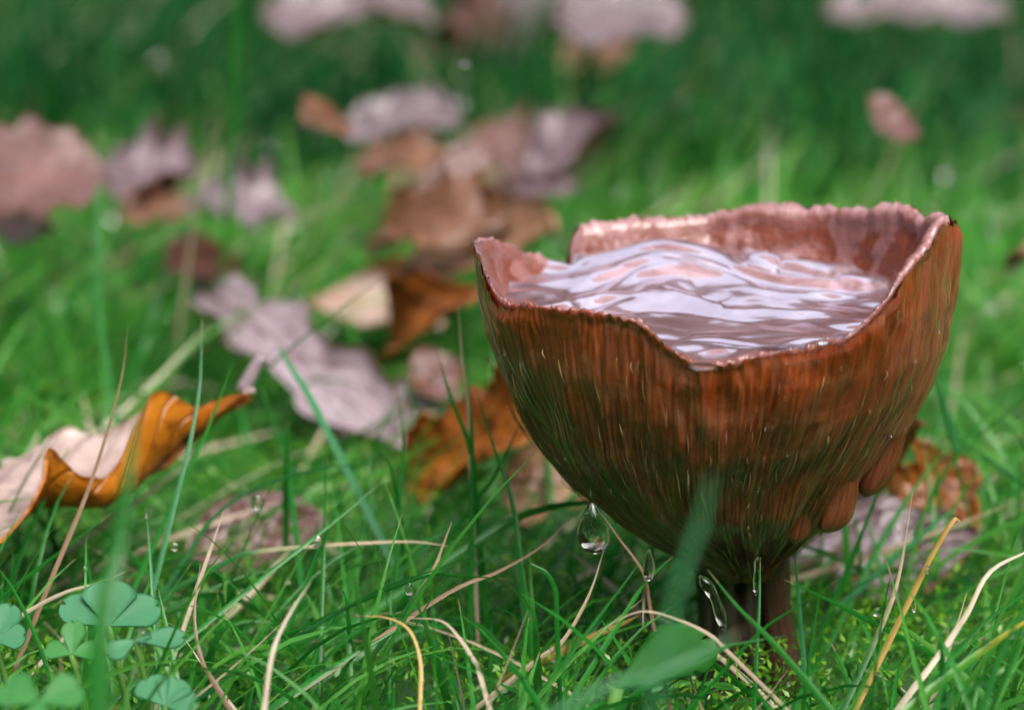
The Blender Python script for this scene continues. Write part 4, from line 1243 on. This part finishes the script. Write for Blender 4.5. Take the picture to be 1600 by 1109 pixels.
def build_moss():
    r = np.random.default_rng(9)
    N = 120000
    y = -0.07 + 0.30 * r.random(N) ** 1.2
    x = (r.random(N) * 2 - 1) * (0.03 + 0.30 * (y - CAM_Y))
    k = fbm(x * 45 + 11, y * 45 + 11, 91, 3) + .3 * r.random(N) > 0.52
    x, y = x[k], y[k]
    N = len(x)
    z = r.random(N) * (0.003 + 0.006 * fbm(x * 90 + 3, y * 90 + 3, 92, 2))
    c = np.stack([x, y, z], -1)
    d = nrm(np.stack([r.normal(0, 1, N), r.normal(0, 1, N), 0.4 + r.random(N)], -1))
    b = nrm(np.cross(d, r.normal(0, 1, (N, 3))))
    L = (0.0005 + 0.0008 * r.random(N))[:, None]
    n = np.cross(d, b)
    V = np.stack([c, c + d * L * .4 + b * L * .2 + n * L * .1, c + d * L, c + d * L * .4 - b * L * .2 + n * L * .1], 1).reshape(-1, 3)
    F = np.arange(N * 4).reshape(-1, 4)
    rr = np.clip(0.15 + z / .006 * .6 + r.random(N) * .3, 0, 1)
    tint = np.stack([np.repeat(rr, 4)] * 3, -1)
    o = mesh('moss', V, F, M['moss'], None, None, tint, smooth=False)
    tag(o, 'bright yellow green moss between the roots of the grass', 'moss', kind='stuff')
build_moss()

# ------------------------------------------------------------------ water drops
def ico(sub=3):
    import bmesh
    bm = bmesh.new()
    bmesh.ops.create_icosphere(bm, subdivisions=sub, radius=1)
    V = np.array([v.co for v in bm.verts])
    F = np.array([[v.index for v in f.verts] for f in bm.faces])
    bm.free()
    return V, F
ICO3, ICO2 = ico(4), ico(2)

def drop(label, px, py, d, wpx, hpx, neck=0.0, group='water drops on the grass', name='water_drop', lean=0.0):
    c = at_depth(px, py, d)
    V = ICO3[0].copy()
    t = (V[:, 2] + 1) / 2
    k = 1 - neck * t ** 1.5
    V[:, 0] *= k
    V[:, 1] *= k
    V[:, 0] += lean * (t - .5)
    s = K * d / 2
    V = V * np.array([wpx * s, wpx * s, hpx * s])
    o = mesh(name, V, ICO3[1], M['drop'])
    o.location = c
    tag(o, label, 'water drop', group)
    return o
drop('large clear drop hanging from the lower left edge of the cap', 927, 824, .272, 62, 84, .62, lean=-.15)
drop('elongated drop hanging under the cap just left of the stem', 1014, 882, .266, 22, 52, .5)
drop('bright drop sitting on the long green blade in the left middle', 494, 846, .286, 20, 18, .2)
drop('clear drop held between two small clover leaflets', 222, 992, .262, 30, 28, .15)
drop('drop caught under the pale arching blade', 402, 785, .30, 24, 30, .4)
drop('drop hanging in the centre grass under the kinked dry tip', 640, 920, .278, 16, 22, .5)
drop('drop on the drooping pale blade at the right', 1551, 747, .318, 18, 14, .2)
drop('drop at the foot of the golden hooked blade', 1449, 890, .273, 10, 14, .4)
drop('drop hanging on a green blade tip right of the stem', 1428, 946, .270, 11, 20, .6)
drop('out of focus bright drop in the grass above the orange leaf', 107, 604, .35, 16, 16, .1)
drop('round drop in the left grass below the curled leaf', 273, 855, .288, 12, 12, .1)
drop('tiny drop on the tip of the pale upright blade', 229, 805, .284, 7, 8, .2)
drop('drop on the short lying blade left of the hooked one', 800, 803, .296, 13, 10, .2)
drop('small drop on the lower rim of the cap front', 1098, 572, .262, 44, 9, .0)
drop('bright droplet on the right front rim of the cap', 1286, 535, .262, 18, 9, .0)
drop('raindrop falling through the air above the maple leaf', 726, 100, .36, 22, 7, .0, 'raindrops falling', 'raindrop')
drop('raindrop falling at the top edge right of the centre', 1348, 4, .36, 7, 16, .0, 'raindrops falling', 'raindrop')

def trickle(label, pts, d, rpx):
    P = np.array([at_depth(x, y, d) for x, y in catmull(pts, 16)])
    s = np.linspace(0, 1, 16)
    rad = rpx * K * d / 2 * (0.85 + 0.25 * np.sin(s * 7) ** 2) * np.clip(np.minimum(s, 1 - s) * 8 + .25, 0, 1)
    o = tube_obj('water_trickle', P - P[0], rad, M['drop'], None, 10)
    o.location = P[0]
    tag(o, label, 'water trickle', 'trickles running down the stem')
trickle('thread of water running slantwise down the left of the stem', [(1092, 898), (1112, 925), (1124, 955), (1132, 985)], .274, 18)
trickle('thin straight thread of water running down the stem groove', [(1184, 868), (1182, 895), (1181, 930)], .272, 10)

def droplets():
    r = np.random.default_rng(17)
    VV, FF, off = [], [], 0
    V0, F0 = ICO2
    for P, n, rm in ((NEAR, 520, .00034), (MID, 1500, .0010)):
        idx = r.choice(len(P), n, replace=False)
        for i in idx:
            k = r.integers(2, P.shape[1])
            c = P[i, k]
            if c[2] < .003:
                continue
            rad = rm * (0.5 + r.random() ** 2 * 1.2)
            VV.append(V0 * rad * np.array([1, 1, 1.15]) + c + np.array([0, 0, rad * .3]))
            FF.append(F0 + off)
            off += len(V0)
    for k in range(34):
        th = -PI / 2 + r.normal(0, 0.75)
        t = 0.02 + 0.9 * r.random()
        z = float(rim_z(np.array([th]))[0]) * (1 - t) + Z_NECK * t
        rad = float(cap_r(z)) + 0.0003
        c = np.array([float(cap_c(z)) + rad * math.cos(th), SQ * rad * math.sin(th), z])
        q = 0.00010 + 0.00022 * r.random() ** 2
        VV.append(V0 * q * np.array([1, 1, 1.4 + 2.2 * r.random()]) + c)
        FF.append(F0 + off)
        off += len(V0)
    o = mesh('droplets', np.vstack(VV), np.vstack(FF), M['drop'])
    tag(o, 'fine rain droplets sprinkled over the lawn grass and the wet gills', 'droplets', kind='stuff')
droplets()
